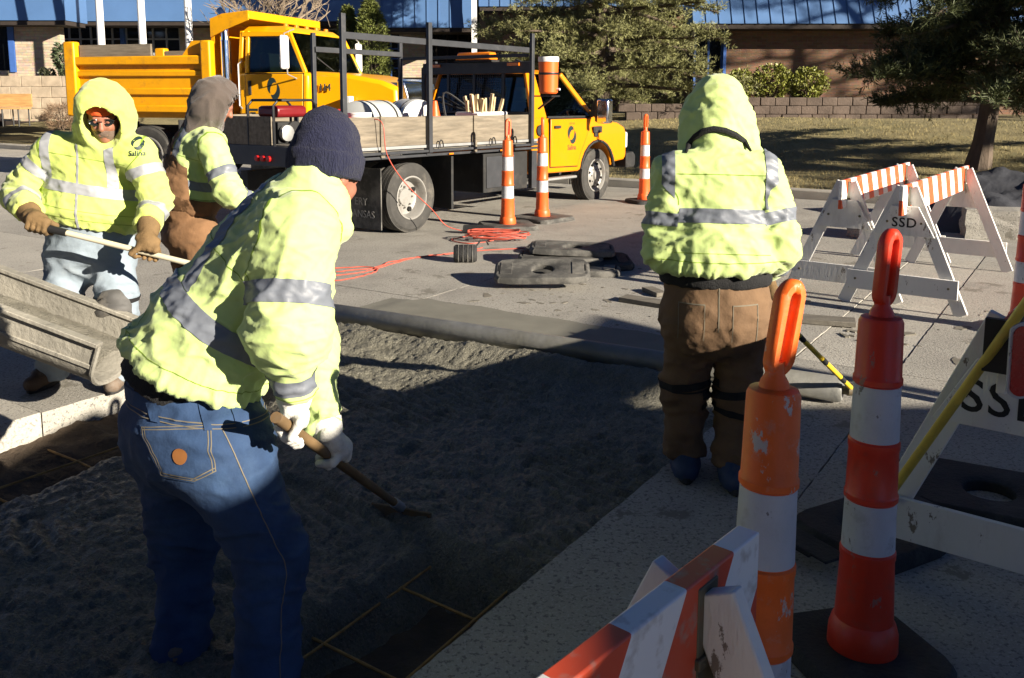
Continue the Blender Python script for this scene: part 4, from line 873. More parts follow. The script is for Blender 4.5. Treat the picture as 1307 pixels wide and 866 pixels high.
for s in (-1, 1):
    b = MB(); b.prism([(2.86, .60), (3.57, .58), (3.64, .75), (3.82, 1.02), (3.93, 1.27), (2.86, 1.27)], s * .996, s * 1.012); dr = obj('door', b, m_yl, pk, bevel=.008); b = MB(); b.prism([(2.845, .588), (3.578, .567), (3.655, .745), (3.835, 1.015), (3.948, 1.283), (2.845, 1.283)], s * .99, s * 1.0015); obj('door_gap', b, m_hole, dr)
    b = MB(); b.bb(2.93, 3.08, min(s * 1.012, s * 1.04), max(s * 1.012, s * 1.04), 1.14, 1.18); obj('handle', b, m_chas, dr, bevel=.008)
    if s < 0: emblem(dr, (3.40, -1.0135, .98), (1, 0, 0), (0, 0, 1), .24, m_logo, 'Salina', 'CITY OF')
    b = MB(); b.bb(4.02, 4.26, min(s * .985, s * 1.01), max(s * .985, s * 1.01), 1.05, 1.15); b.bb(4.05, 4.16, min(s * .985, s * 1.012), max(s * .985, s * 1.012), .99, 1.05); obj('fender_vent', b, m_chas, pk, bevel=.01)
    b = MB(); b.beam((3.92, s * .98, 1.33), (3.92, s * 1.17, 1.36), .05, .09); b.bb(3.84, 3.98, s * 1.15 - .03, s * 1.15 + .03, 1.22, 1.5); mo = obj('mirror', b, m_chas, pk, bevel=.02)
    b = MB(); b.bb(3.80, 3.96, s * 1.27 - .10, s * 1.27 + .10, 1.2, 1.56); obj('mirror_housing', b, m_chrome, mo, bevel=.03)
    b = MB(); b.bb(5.06, 5.19, s * .80 - .14, s * .80 + .14, .78, 1.04); obj('headlight', b, m_clr, pk, bevel=.03)
    b = MB(); b.tube([(x, s * 1.005, z) for x, z in arch(WB, .49, .44)], .022, 6); obj('arch_trim', b, m_chas, pk)
    b = MB(); b.beam((2.5, s * .93, .42), (3.6, s * .93, .42), .12, .04); obj('step_bar', b, m_steelg, pk, bevel=.015)
b = MB(); b.bb(5.14, 5.24, -.62, .62, .72, 1.06); obj('grille', b, m_chas, pk, bevel=.02)
b = MB(); b.prism([(5.08, .46), (5.34, .46), (5.38, .52), (5.38, .66), (5.3, .72), (5.08, .7)], -.98, .98); obj('bumper', b, m_chas, pk, bevel=.02)
b = MB(); b.bb(-1.25, 5.0, -.48, -.36, .5, .72); b.bb(-1.25, 5.0, .36, .48, .5, .72); b.bb(-.06, .06, -.9, .9, .35, .47); b.bb(4.09, 4.21, -.8, .8, .33, .45); b.bb(2.4, 4.9, -.6, .6, .42, .55); obj('chassis', b, m_chas, pk)
# flat bed
bx0, bx1, by = -1.28, 2.36, 1.17
b = MB(); b.bb(bx0, bx1, -by + .05, by - .05, .93, 1.0); obj('deck', b, m_grey_wood, pk)
for s in (-1, 1):
    for z0, z1, o_ in ((.985, 1.02, 0), (.935, .965, .035), (.885, .915, 0)): b = MB(); b.bb(bx0, bx1, min(s * (by - .05), s * (by - .01 + o_)), max(s * (by - .05), s * (by - .01 + o_)), z0, z1); obj('bed_rail', b, m_rackp if z0 < .98 else m_steelg, pk, bevel=.004)
    xs = [-1.2, -.62, .12, .98, 1.62, 2.28]
    for i in range(5):
        b = MB(); b.bb(xs[i] + .035, xs[i + 1] - .035, s * (by - .035) - .018, s * (by - .035) + .018, 1.022, 1.345); obj('side_board', b, m_plank, pk, bevel=.004)
    for x in xs[1:5]: b = MB(); b.bb(x - .032, x + .032, s * (by - .03) - .03, s * (by - .03) + .03, .90, 1.35); obj('stake', b, m_rackp if x == .12 else m_plank, pk, bevel=.004)
    for x in (.3, 1.3, 1.75): b = MB(); b.tube([(x + .04 * math.cos(a), s * (by + .03), .98 + .09 * math.sin(a)) for a in np.linspace(0, 3.14, 8)], .008, 5); obj('tie_hook', b, m_chas, pk)
    for x in ((-1.2, .12, 2.14) if s < 0 else (.485, 2.14)): b = MB(); b.bb(x - .03, x + .03, s * (by + .015) - .022, s * (by + .015) + .022, .93, 2.40); obj('rack_post', b, m_rackp, pk, bevel=.004)
    b = MB(); b.bb(-1.2 if s < 0 else .485, 2.14, s * (by - .022) - .015, s * (by - .022) + .015, 2.15, 2.22); obj('rack_bar', b, m_rackp, pk, bevel=.004)
for x in (2.14,): b = MB(); b.bb(x - .025, x + .025, -by + .05, by - .05, 2.10, 2.145); obj('rack_bar', b, m_rackp, pk, bevel=.004)
b = MB(); b.bb(bx0 - .02, bx0 + .02, -by + .02, by - .02, .80, 1.02); tb_ = obj('tail_board', b, m_rackp, pk, bevel=.004)
b = MB(); b.bb(bx0 - .01, bx0 + .03, -.1, by - .06, 1.025, 1.34); obj('tail_plank', b, m_plank, pk, bevel=.004)
for y in (-.95, -.86, .86, .95, .1, 0, -.1): b = MB(); b.lathe([(.0, -.03), (.032, -.028), (.035, -.0)], 12, (bx0 - .02, y, .88), 'x'); obj('tail_light', b, m_red2, pk)
# mud flap, tool box, headache rack
b = MB(); b.bb(-.62, -.605, -1.12, -.5, .10, .78); mf = obj('mud_flap', b, m_rubg, pk); m_ltr = M('flap_letters', (.30, .29, .27), .7)
lettering('flap_lettering', 'ERY', .12, (-.6225, -.81, .40), (0, -1, 0), (0, 0, 1), m_ltr, mf, .001); lettering('flap_lettering', 'KANSAS', .115, (-.6225, -.81, .26), (0, -1, 0), (0, 0, 1), m_ltr, mf, .001)
b = MB(); b.bb(-.62, -.605, .5, 1.12, .10, .78); obj('mud_flap', b, m_rubg, pk)
b = MB(); b.bb(1.25, 2.2, -1.08, -.55, .36, .86); tb2 = obj('tool_box', b, m_chas, pk, bevel=.012); b = MB(); b.bb(1.30, 1.9, -1.092, -1.081, .42, .82); obj('lid', b, m_rackp, tb2, bevel=.004)
b = MB(); b.bb(.62, .66, -1.08, -.6, .22, .86); obj('fender_flap', b, m_chas, pk)
b = MB(); b.bb(2.22, 2.34, -1.14, -1.08, .36, .86); m_sb = obj('step_bracket', b, m_rackp, pk)
for s in (-1, 1): b = MB(); b.bb(2.40, 2.45, s * .98 - .03, s * .98 + .03, 1.0, 2.0); b.beam((2.42, s * .98, 1.98), (2.42, s * .72, 2.06), .05, .06); obj('headache_post', b, m_rackp, pk, bevel=.006)
b = MB(); b.bb(2.39, 2.46, -.97, .97, 1.90, 2.06); b.bb(2.40, 2.45, -.95, .95, 1.34, 1.38); obj('headache_bar', b, m_rackp, pk, bevel=.006)
for y in (-.5, 0.02, .5): b = MB(); b.bb(2.41, 2.44, y - .02, y + .02, 1.38, 1.98); obj('headache_upright', b, m_rackp, pk)
ms = MB()
for k in range(17):
    z = 1.40 + k * .035; ms.tube([(2.425, -.5, z), (2.425, .5, z)], .003, 4, False)
for k in range(27): y = -.5 + k * .0385; ms.tube([(2.425, y, 1.38), (2.425, y, 1.98)], .003, 4, False)
obj('headache_mesh', ms, m_rackp, pk)
b = MB(); b.bb(2.36, 2.54, -.34, .34, 2.062, 2.09); bc = obj('beacon', b, m_chas, pk); b = MB(); b.prism([(2.35, 2.092), (2.55, 2.092), (2.52, 2.20), (2.38, 2.20)], -.32, .32, lambda v: (v.x, v.y * (1 - .9 * max(0, v.z - 2.12)), v.z)); obj('amber_lens', b, m_amb, bc, bevel=.02)
for y in (-.7, .72): b = MB(); b.bb(2.37, 2.388, y - .1, y + .1, 2.0, 2.04); obj('marker_lamp', b, m_amb, pk)
PKM = Matrix.Translation(pk.location) @ pk.rotation_euler.to_matrix().to_4x4()
def on_pk(x, y, z): return PKM @ Vector((x, y, z))
def pkthing(name, lab, cat, x, y, z, rz=0, grp=None): o = thing(name, lab, cat, on_pk(x, y, z), pk.rotation_euler.z + rz, grp); return o
m_cool = M('cooler_orange', (.72, .13, .02), .4, var=.06)
ck = pkthing('drink_cooler', 'orange drink cooler with white lid strapped to the pickup rack', 'cooler', 2.36, -1.30, 1.62)
b = MB(); b.lathe([(.105, 0), (.125, .02), (.132, .42)], 20); obj('body', b, m_cool, ck); b = MB(); b.lathe([(.137, .42), (.14, .46), (.135, .485), (.0, .49)], 20); obj('lid', b, m_white, ck); b = MB(); b.lathe([(.1325, .25), (.1345, .255), (.1345, .275), (.1335, .28)], 20); obj('strap', b, m_blk, ck)
b = MB(); b.beam((0, .17, -.03), (0, -.12, -.03), .2, .02); b.beam((0.0, .16, -.2), (0, -.1, -.03), .03, .02); obj('shelf_bracket', b, m_blk, ck); b = MB(); b.lathe([(.015, 0), (.015, .05)], 8, (0.02, -.17, .06), 'y'); obj('tap', b, m_white, ck)
def drum(lab, x, y, r, L, mat, rz):
    t = pkthing('hose_drum', lab, 'tank', x, y, 1.0 + r, rz, 'tanks on the pickup bed'); b = MB(); b.lathe([(0, -L / 2 - .03), (r * .6, -L / 2 - .02), (r * .96, -L / 2), (r, -L / 2 + .04), (r, L / 2 - .04), (r * .96, L / 2), (r * .6, L / 2 + .02), (0, L / 2 + .03)], 28, (0, 0, 0), 'x'); obj('tank', b, mat, t)
    for k in (-.3, .3): b = MB(); b.lathe([(r + .002, k * L - .02), (r + .007, k * L - .018), (r + .007, k * L + .018), (r + .002, k * L + .02)], 28, (0, 0, 0), 'x'); obj('strap', b, m_blk, t)
    b = MB(); b.lathe([(r * .45, L / 2 + .02), (r * .45, L / 2 + .07), (0, L / 2 + .07)], 16, (0, 0, 0), 'x'); obj('cap', b, m_blk, t); return t
m_tank = M('tank_poly', (.42, .43, .42), .5, var=.1, dirt=(.3, .27, .22), ds=4, damt=.2); m_tankw = M('tank_white', (.62, .62, .60), .5, var=.1, dirt=(.3, .27, .22), ds=4, damt=.2)
drum('grey ribbed tank strapped on the pickup bed', .45, .10, .26, .85, m_tank, .35); drum('white tank with hoses on the pickup bed beside the stakes', 1.45, .35, .27, .55, m_tankw, 1.2)
sk = pkthing('stake_bucket', 'white crate of wooden survey stakes on the pickup bed', 'crate', 1.88, -.55, 1.0, .0)
b = MB(); b.bb(-.32, .32, -.2, .2, 0, .38); obj('crate', b, m_white, sk, bevel=.02); m_stk = M('stake_wood', (.58, .44, .25), .7, var=.25, vs=5)
for k in range(16): b = MB(); x, y = random.uniform(-.27, .27), random.uniform(-.15, .15); b.beam((x * .8, y * .8, .05), (x + random.gauss(0, .1), y + random.gauss(0, .05), random.uniform(.5, .62)), .03, .04, up=(0, 1, .1)); obj('stake', b, m_stk, sk)
gn = pkthing('generator', 'red generator in a black tube frame at the rear of the pickup bed', 'generator', -.98, .05, 1.0, .0)
for y in (-.22, .22): b = MB(); b.tube([(-.3, y, 0), (-.3, y, .46), (-.24, y, .52), (.24, y, .52), (.3, y, .46), (.3, y, 0)], .016, 7); obj('frame_tube', b, m_blk, gn)
for x, z in ((-.3, .02), (.3, .02), (-.24, .52), (.24, .52)): b = MB(); b.tube([(x, -.22, z), (x, .22, z)], .014, 7); obj('frame_tube', b, m_blk, gn)
b = MB(); b.bb(-.22, .22, -.17, .17, .33, .46); obj('fuel_tank', b, M('gen_red', (.16, .010, .012), .35, var=.1), gn, bevel=.04); b = MB(); b.bb(-.2, .1, -.16, .16, .04, .28); b.lathe([(.13, -.16), (.13, -.2), (.0, -.2)], 16, (.02, 0, .16), 'y'); obj('engine', b, m_chas, gn, bevel=.01); b = MB(); b.lathe([(.09, -.19), (.09, -.23), (.04, -.24), (0, -.24)], 16, (-.12, 0, .16), 'y'); obj('recoil_cover', b, m_steelg, gn)
rc = pkthing('red_jug', 'red and white fuel jugs behind the generator frame', 'jug', -.42, -.25, 1.0, .2); b = MB(); b.bb(-.13, .13, -.1, .1, 0, .33); b.lathe([(.04, .33), (.035, .39)], 10); b.tube([(-.1, 0, .33), (-.06, 0, .41), (.06, 0, .41), (.1, 0, .33)], .016, 6); obj('jug', b, M('jug_red', (.30, .02, .02), .4), rc, bevel=.03)
wj = pkthing('white_bucket', 'white plastic pail on the pickup bed beside the red jug', 'bucket', -.13, -.3, 1.0); b = MB(); b.lathe([(.12, 0), (.145, .36), (.15, .36), (.15, .38), (.0, .38)], 18); obj('pail', b, m_white, wj)
ocn = pkthing('orange_cone', 'small orange cone lying among the tanks on the pickup bed', 'traffic cone', 1.16, -.35, 1.0, .4); b = MB(); b.bb(-.16, .16, -.16, .16, 0, .03); b.lathe([(.13, .03), (.035, .5), (.03, .52), (0, .52)], 18); obj('cone_body', b, m_or, ocn)
# hoses over the tank
for k in range(3): cord('air_hose', ('slack black hose lying lowest against the white tank', 'black hose looping midway over the white tank on the pickup bed', 'black hose looping highest over the white tank on the pickup bed')[k], [on_pk(1.2 + .1 * k, -.2 - .1 * k, 1.05), on_pk(1.4, -.05 - .12 * k, 1.5 + .06 * k), on_pk(1.7, -.3 - .1 * k, 1.42), on_pk(1.9, -.7, 1.3), on_pk(2.0, -.95, 1.05)], .014, m_blk, 'hose', 'black hoses on the pickup bed')
cord('extension_cord', 'orange cord hanging from the pickup bed down past the rear wheel', [on_pk(-.75, -.9, 1.3), on_pk(-.72, -1.24, 1.30), on_pk(-.66, -1.26, .95), on_pk(-.40, -1.28, .62), on_pk(-.05, -1.36, .30), on_pk(.15, -1.42, .09), on_pk(.28, -1.7, .012), G(576, 306, .01), G(600, 311, .01), G(630, 307, .01)], .006, m_cord)
m_yl2 = M('cab_yellow', (.72, .33, .0015), .32, var=.05, vs=2, dirt=(.40, .2, .03), ds=1.5, damt=.12, coat=.15, spec=.35)
# ---------------------------------------------------------------- dump truck: x forward from the bed's rear, near side y = -1.2
hb_ = Vector((math.cos(math.radians(17)), -math.sin(math.radians(17)))); fc = Vector((X(503, 14.6), 14.6)); LD = 6.34; oc = fc - Vector(hb_) * LD + Vector((-hb_.y, hb_.x)) * 1.2
dt = thing('dump_truck', 'yellow dump truck with chrome grille parked behind the pickup', 'truck', (oc.x, oc.y, 0), math.atan2(hb_.y, hb_.x))
for x, y, s, du in ((1.55, -1.03, -1, True), (1.55, 1.03, 1, True), (5.48, -1.02, -1, False), (5.48, 1.02, 1, False)): wheel(dt, x, y, .52, .28, s, dual=du)
b = MB(); b.bb(0.1, 8.3, -.45, -.33, .72, 1.0); b.bb(.1, 8.3, .33, .45, .72, 1.0); b.bb(2.2, 2.5, -1, 1, .42, .62); b.bb(7.45, 7.65, -.95, .95, .4, .55); obj('chassis', b, m_chas, dt)
# dump body: floor, ribbed sides, posts, boards, cab shield
b = MB(); b.bb(.05, 4.45, -1.1, 1.1, 1.18, 1.28); obj('bed_floor', b, m_yld, dt)
for s in (-1, 1):
    b = MB(); b.bb(.1, 4.4, s * 1.17 - .03, s * 1.17 + .03, 1.281, 2.2); obj('bed_side', b, m_yld, dt)
    for z0, z1, o_ in ((1.28, 1.40, .07), (1.58, 1.70, .045), (1.90, 2.0, .045), (2.10, 2.25, .08)):
        b = MB(); y0, y1 = sorted((s * 1.205, s * (1.205 + o_))); b.prism([(.14, z0), (4.36, z0), (4.36, z1), (.14, z1)], y0, y1); obj('bed_rib', b, m_yld, dt, bevel=.02)
    for x0, x1, zt_ in ((-.02, .32, 2.52), (4.20, 4.48, 2.5)): b = MB(); y0, y1 = sorted((s * 1.14, s * 1.31)); b.bb(x0, x1, y0, y1, 1.2, zt_); obj('corner_post', b, m_yld, dt, bevel=.03)
    b = MB(); b.bb(.36, 2.6, s * 1.17 - .025, s * 1.17 + .025, 2.252, 2.46); obj('side_plank', b, m_plank, dt)
    b = MB(); b.add([(3.55, s * 1.17 - .02, 2.252), (4.19, s * 1.17 - .02, 2.252), (4.19, s * 1.17 - .02, 2.5), (3.85, s * 1.17 - .02, 2.5), (3.55, s * 1.17 + .02, 2.252), (4.19, s * 1.17 + .02, 2.252), (4.19, s * 1.17 + .02, 2.5), (3.85, s * 1.17 + .02, 2.5)], [(0, 1, 2, 3), (7, 6, 5, 4), (0, 4, 5, 1), (1, 5, 6, 2), (2, 6, 7, 3), (3, 7, 4, 0)]); obj('corner_gusset', b, m_yld, dt)
b = MB(); b.bb(4.38, 4.47, -1.14, 1.14, 1.281, 2.8); obj('bed_front', b, m_yld, dt); b = MB(); b.bb(-.04, .03, -1.13, 1.13, 1.281, 2.3); obj('tailgate', b, m_yld, dt)
b = MB(); b.prism([(4.42, 2.78), (4.42, 2.86), (4.7, 2.94), (5.35, 2.98), (5.38, 2.84), (5.33, 2.84), (5.31, 2.92), (4.75, 2.88)], -1.2, 1.2); obj('cab_shield', b, m_yld, dt, bevel=.012)
for s in (-1, 1): b = MB(); b.prism([(4.45, 2.55), (4.75, 2.66), (5.36, 2.82), (5.36, 2.97), (4.7, 2.925), (4.45, 2.86)], s * 1.205 - .015, s * 1.205 + .015); obj('shield_side', b, m_yld, dt)
v_ = np.random.RandomState(9); hp = MB()
for k in range(14): x, y = v_.uniform(.5, 4.1), v_.uniform(-.85, .85); r_ = v_.uniform(.22, .4); hp.lathe([(r_, 1.6), (r_ * .95, 2.15), (r_ * .6, 2.3), (0, 2.36)], 7, (x, y, v_.uniform(-.1, .1)))
obj('load', hp, m_dirt, dt)
# cab
cb_ = [(4.92, 1.22), (6.62, 1.22), (6.70, 1.30), (6.72, 1.93), (6.60, 1.96), (4.92, 1.96)]
b = MB(); b.prism(cb_, -1.08, 1.08); obj('cab', b, m_yl2, dt, bevel=.05)
for s in (-1, 1):
    for p0, p1, w_ in (((6.62, s * 1.02, 1.94), (6.16, s * .95, 2.66), .09), ((4.96, s * 1.04, 1.94), (4.99, s * .97, 2.66), .10), ((5.14, s * 1.04, 1.94), (5.14, s * .97, 2.66), .09)): b = MB(); b.beam(p0, p1, .07, w_, up=(1, 0, 0)); obj('pillar', b, m_yl2, dt, bevel=.015)
    quad_pane('side_window', [(5.18, s * 1.035, 1.95), (6.58, s * 1.03, 1.95), (6.16, s * .965, 2.58), (5.18, s * .97, 2.58)], m_glass, dt)
    b = MB(); b.beam((5.0, s * .99, 2.60), (6.2, s * .965, 2.60), .06, .08); obj('window_header', b, m_yl2, dt, bevel=.01)
    b = MB(); y0, y1 = sorted((s * 1.078, s * 1.094)); b.prism([(5.12, 1.26), (6.56, 1.26), (6.60, 1.93), (5.12, 1.93)], y0, y1); dd = obj('door', b, m_yl2, dt, bevel=.01); b = MB(); b.prism([(5.10, 1.245), (6.58, 1.245), (6.62, 1.945), (5.10, 1.945)], s * 1.07, s * 1.0815); obj('door_gap', b, m_hole, dd)
    b = MB(); y0, y1 = sorted((s * 1.094, s * 1.12)); b.bb(5.20, 5.28, y0, y1, 1.58, 1.82); obj('handle', b, m_chas, dd, bevel=.01)
    if s < 0: emblem(dd, (5.85, -1.0955, 1.60), (1, 0, 0), (0, 0, 1), .34, m_logo); b = MB(); b.bb(5.18, 5.42, -1.0965, -1.0945, 1.31, 1.35); b.bb(5.22, 5.36, -1.0965, -1.0945, 1.26, 1.29); obj('door_lettering', b, m_logo, dd)
    b = MB(); b.tube([(6.45, s * 1.1, 1.85), (6.40, s * 1.32, 1.92), (6.36, s * 1.34, 2.58), (6.40, s * 1.08, 2.66)], .014, 6); mo = obj('mirror_arm', b, m_steelg, dt); b = MB(); b.bb(6.30, 6.40, s * 1.34 - .11, s * 1.34 + .11, 2.0, 2.55); obj('mirror', b, m_white, mo, bevel=.035)
b = MB(); b.add([(4.9, -1.0, 2.62), (6.2, -.98, 2.62), (6.2, .98, 2.62), (4.9, 1.0, 2.62), (5.0, -.85, 2.74), (6.02, -.82, 2.74), (6.02, .82, 2.74), (5.0, .85, 2.74)], [(3, 2, 1, 0), (4, 5, 6, 7), (0, 1, 5, 4), (1, 2, 6, 5), (2, 3, 7, 6), (3, 0, 4, 7)]); obj('roof', b, m_yl2, dt, bevel=.04)
quad_pane('windscreen', [(6.64, -.98, 1.96), (6.64, .98, 1.96), (6.20, .92, 2.62), (6.20, -.92, 2.62)], m_glass, dt); quad_pane('rear_window', [(4.94, -.9, 1.98), (4.94, .9, 1.98), (4.99, .85, 2.6), (4.99, -.85, 2.6)], m_glass, dt)
for y in (-.5, .5): b = MB(); b.bb(5.2, 5.45, y - .26, y + .26, 1.6, 2.3); obj('seat', b, m_int, dt, bevel=.06)
for s in (-1, 1): b = MB(); b.beam((6.66, s * .1, 2.0), (6.52, s * .5, 2.22), .015, .015); obj('wiper', b, m_chas, dt)
# hood, fenders, grille
b = MB(); b.prism([(6.66, 1.15), (6.66, 1.98), (7.4, 1.93), (8.1, 1.82), (8.42, 1.70), (8.46, 1.2), (8.46, 1.0), (8.1, .95)] + arch(7.55, .64, .55, 8, 40, 140), -.98, .98, lambda v: (v.x, v.y * (1 - .17 * max(0, (v.x - 6.7)) / 1.8 - .12 * max(0, v.z - 1.4)), v.z)); hd_ = obj('hood', b, m_yl2, dt, bevel=.07)
lettering('hood_lettering', '114', .17, (6.98, -.953, 1.70), (1, .06, 0), (0, .12, 1), m_logo, hd_, .012)
for s in (-1, 1):
    pr_ = arch(7.55, .66, .55, 10, 165, 20); po = arch(7.55, .78, .55, 10, 168, 18); b = MB(); b.prism(pr_ + po[::-1], s * 1.0 - .16, s * 1.0 + .16); obj('fender', b, m_yl2, dt, bevel=.04)
    b = MB(); b.lathe([(.10, 0), (.12, .05), (.11, .12), (0, .14)], 14, (8.3, s * .78, 1.32), 'x'); obj('headlight', b, m_chrome, dt)
    b = MB(); b.bb(7.45, 7.58, s * 1.0 - .08, s * 1.0 + .08, 1.36, 1.56) ; b.tube([(7.5, s * .95, 1.2), (7.5, s * 1.0, 1.38)], .015, 6); obj('fender_lamp', b, m_clr, dt, bevel=.03)
b = MB(); b.prism([(8.40, .98), (8.56, .98), (8.58, 1.55), (8.50, 1.80), (8.36, 1.86), (8.34, 1.80)], -.66, .66); gr = obj('grille_shell', b, m_chrome, dt, bevel=.03)
for k in range(7): b = MB(); b.bb(8.575, 8.592, -.5, .5, 1.06 + k * .075, 1.10 + k * .075); obj('grille_bar', b, m_chas, gr)
b = MB(); b.bb(8.42, 8.68, -1.18, 1.18, .55, .88); obj('bumper', b, m_chrome, dt, bevel=.03)
b = MB(); b.tube([(4.70, -1.12, .8), (4.70, -1.12, 2.75), (4.66, -1.12, 2.92), (4.58, -1.12, 3.0)], .075, 16); obj('exhaust_stack', b, m_chrome, dt); b = MB(); b.lathe([(.095, 1.2), (.095, 2.5)], 16, (4.70, -1.12, 0)); obj('heat_shield', b, m_chrome, dt)
b = MB(); b.bb(5.0, 6.3, -1.08, -.5, .62, 1.1); obj('step_tank', b, m_steelg, dt, bevel=.05); b = MB(); b.bb(1.5, 1.53, -1.25, -.7, .25, 1.1); obj('mud_flap', b, m_rub, dt); b = MB(); b.bb(3.4, 3.43, -1.25, -.7, .5, 1.15); obj('mud_flap', b, m_rub, dt)
for y in (-.7, -.35, 0, .35, .7): b = MB(); b.lathe([(.0, .05), (.045, .04), (.055, 0)], 10, (5.9, y, 2.742)); obj('roof_lamp', b, m_amb, dt)
for s_ in (-1, 1):
    b = MB(); b.tube([(5.02, s_ * 1.10, 1.35), (5.02, s_ * 1.17, 1.40), (5.02, s_ * 1.17, 2.1), (5.02, s_ * 1.06, 2.15)], .016, 6); obj('grab_rail', b, m_steelg, dt)
    for z in (.62, .92): b = MB(); b.bb(5.3, 6.1, s_ * 1.12 - .1, s_ * 1.12 + .06, z, z + .03); obj('cab_step', b, m_steelg, dt)
    b = MB(); b.lathe([(.0, -.3), (.16, -.3), (.17, -.27), (.17, .27), (.16, .3), (0, .3)], 16, (6.9, s_ * .93, 1.62), 'x'); obj('air_cleaner', b, m_chrome, dt) if s_ > 0 else None
    b = MB(); b.bb(6.655, 6.675, s_ * .88 - .05, s_ * .88 + .1, 1.2, 1.95); obj('hood_gap', b, m_hole, dt)
b = MB(); b.tube([(3.95, .8, 1.28), (3.9, .8, 1.95)], .006, 5); obj('antenna', b, m_chas, pk)
b = MB(); b.lathe([(.075, 0), (.08, .006), (.0, .008)], 16, (2.62, -1.003, 1.12), 'y'); b.xf(Matrix.Scale(1, 4)); obj('fuel_cap', b, m_chas, pk)
for x in (-1.0, .5, 1.5): b = MB(); b.bb(x - .04, x + .04, -1.188, -1.18, .893, .91); obj('side_marker', b, m_amb if x > 0 else m_red2, pk)
for x in (4.1, 4.25): b = MB(); b.tube([(x, -.8, 1.4), (x, -.85, 2.6)], .03, 8); obj('hydraulic_hose', b, m_red2, dt)

def remap(x): return float(np.interp(x, [0, 4.45, 4.92, 6.65, 8.55], [0, 3.0, 3.41, 4.70, 6.34])) if 0 <= x <= 8.55 else (x if x < 0 else x - 2.21)
for o in [o for o in C.objects if o.parent and (o.parent == dt or o.parent.parent == dt)]:
    if o.name.startswith('wheel') or o.parent.name.startswith('wheel'): continue
    for v in o.data.vertices: v.co.x = remap(v.co.x)
# ================================================================== people
m_skin = M('skin', (.30, .125, .08), .5, var=.12, vs=14, spec=.4, bump=.1, bs=120)
m_hv = M('hi_vis_fabric', (.50, .625, .225), .7, var=.07, vs=5, bump=.2, bs=16, sheen=.25, dirt=(.34, .42, .14), ds=7, damt=.2)
m_hv3 = M('hi_vis_fleece', (.52, .62, .14), .85, var=.09, vs=8, bump=.18, bs=20, sheen=.3)
m_retro = M('retro_tape', (.15, .165, .195), .5, var=.07, vs=9, spec=.6, bump=.06, bs=90)
m_retro3 = M('retro_tape_pale', (.30, .31, .33), .5, var=.07, vs=9, spec=.6)
m_knit = M('navy_knit', (.012, .014, .042), .95, var=.2, vs=14, bump=.9, bs=190, sheen=.05, stretch=(1, 1, .35))
m_blackf = M('black_ribbing', (.012, .012, .013), .9, var=.3, bump=.5, bs=160)
m_jean = M('blue_denim', (.022, .05, .118), .85, var=.25, vs=9, bump=.25, bs=20, dirt=(.05, .095, .18), ds=4, damt=.3)
m_jeanl = M('pale_denim', (.24, .29, .34), .85, var=.18, vs=7, bump=.25, bs=18, dirt=(.32, .35, .37), ds=5, damt=.3)
m_duck = M('brown_duck', (.135, .080, .043), .88, var=.2, vs=7, bump=.3, bs=20, dirt=(.22, .14, .08), ds=5, damt=.25)
m_duck4 = M('tan_duck', (.18, .095, .045), .88, var=.2, vs=7, bump=.3, bs=20, dirt=(.25, .16, .1), ds=5, damt=.25)
m_stitch = M('stitching', (.15, .13, .095), .8); m_leath = M('leather_patch', (.30, .12, .035), .6, var=.2)
m_glv = M('white_glove', (.62, .61, .57), .8, var=.12, vs=12, dirt=(.32, .30, .26), ds=14, damt=.3, bump=.3, bs=150)
m_glvb = M('tan_glove', (.17, .105, .045), .8, var=.25, vs=14, dirt=(.10, .065, .035), ds=12, damt=.3, bump=.3, bs=150)
m_bootb = M('blue_boot_cover', (.022, .04, .09), .6, var=.3, dirt=(.1, .1, .1), ds=9, damt=.3); m_boot = M('leather_boot', (.10, .06, .035), .7, var=.3, dirt=(.22, .2, .17), ds=7, damt=.5)
m_hoodb = M('brown_hood', (.085, .066, .056), .95, var=.15, vs=9, bump=.4, bs=180, sheen=.3); m_kp = M('kneepad', (.07, .068, .066), .6, var=.2, dirt=(.2, .18, .15), ds=9, damt=.4)
m_orcap = M('orange_cap', (.75, .10, .02), .8, var=.1); m_beard = M('grey_stubble', (.16, .11, .085), .9, var=.3, vs=40, bump=.4, bs=200)
def nrm(v): v = np.array(v, float); return v / np.linalg.norm(v)
def V3(p): return np.array(tuple(p), float)
def folds(p, ax, sc=(5, 5, 16), amp=.010, seed=0.0, tw=.35, sharp=1.0):
    # creases running across the axis ax, wandering; ridged so that valleys are sharp
    ax = nrm(ax); e1 = nrm(np.cross(ax, [.3, .9, .2])); e2 = np.cross(ax, e1); s = p @ ax; a = p @ e1; b = p @ e2
    q = np.stack([a * sc[0] + s * tw * sc[0], b * sc[1] - s * tw * sc[1], s * sc[2]], 1) + seed; q = q + .35 * np.stack([pn(q * .6 + 9), pn(q * .6 + 31), pn(q * .6 + 57)], 1)
    n1 = pn(q); n2 = pn(q * 1.75 + 41); r1 = np.clip(1 - np.abs(n1) / .17, 0, 1); r2 = np.clip(1 - np.abs(n2) / .2, 0, 1); return amp * (.9 * n1 + sharp * .62 * r1 ** 1.4 + .38 * r2 - .28)
def sig(x): return 1 / (1 + np.exp(-x))
def bump_at(p, c, r): return np.exp(-((p - V3(c)) ** 2).sum(1) / r ** 2)
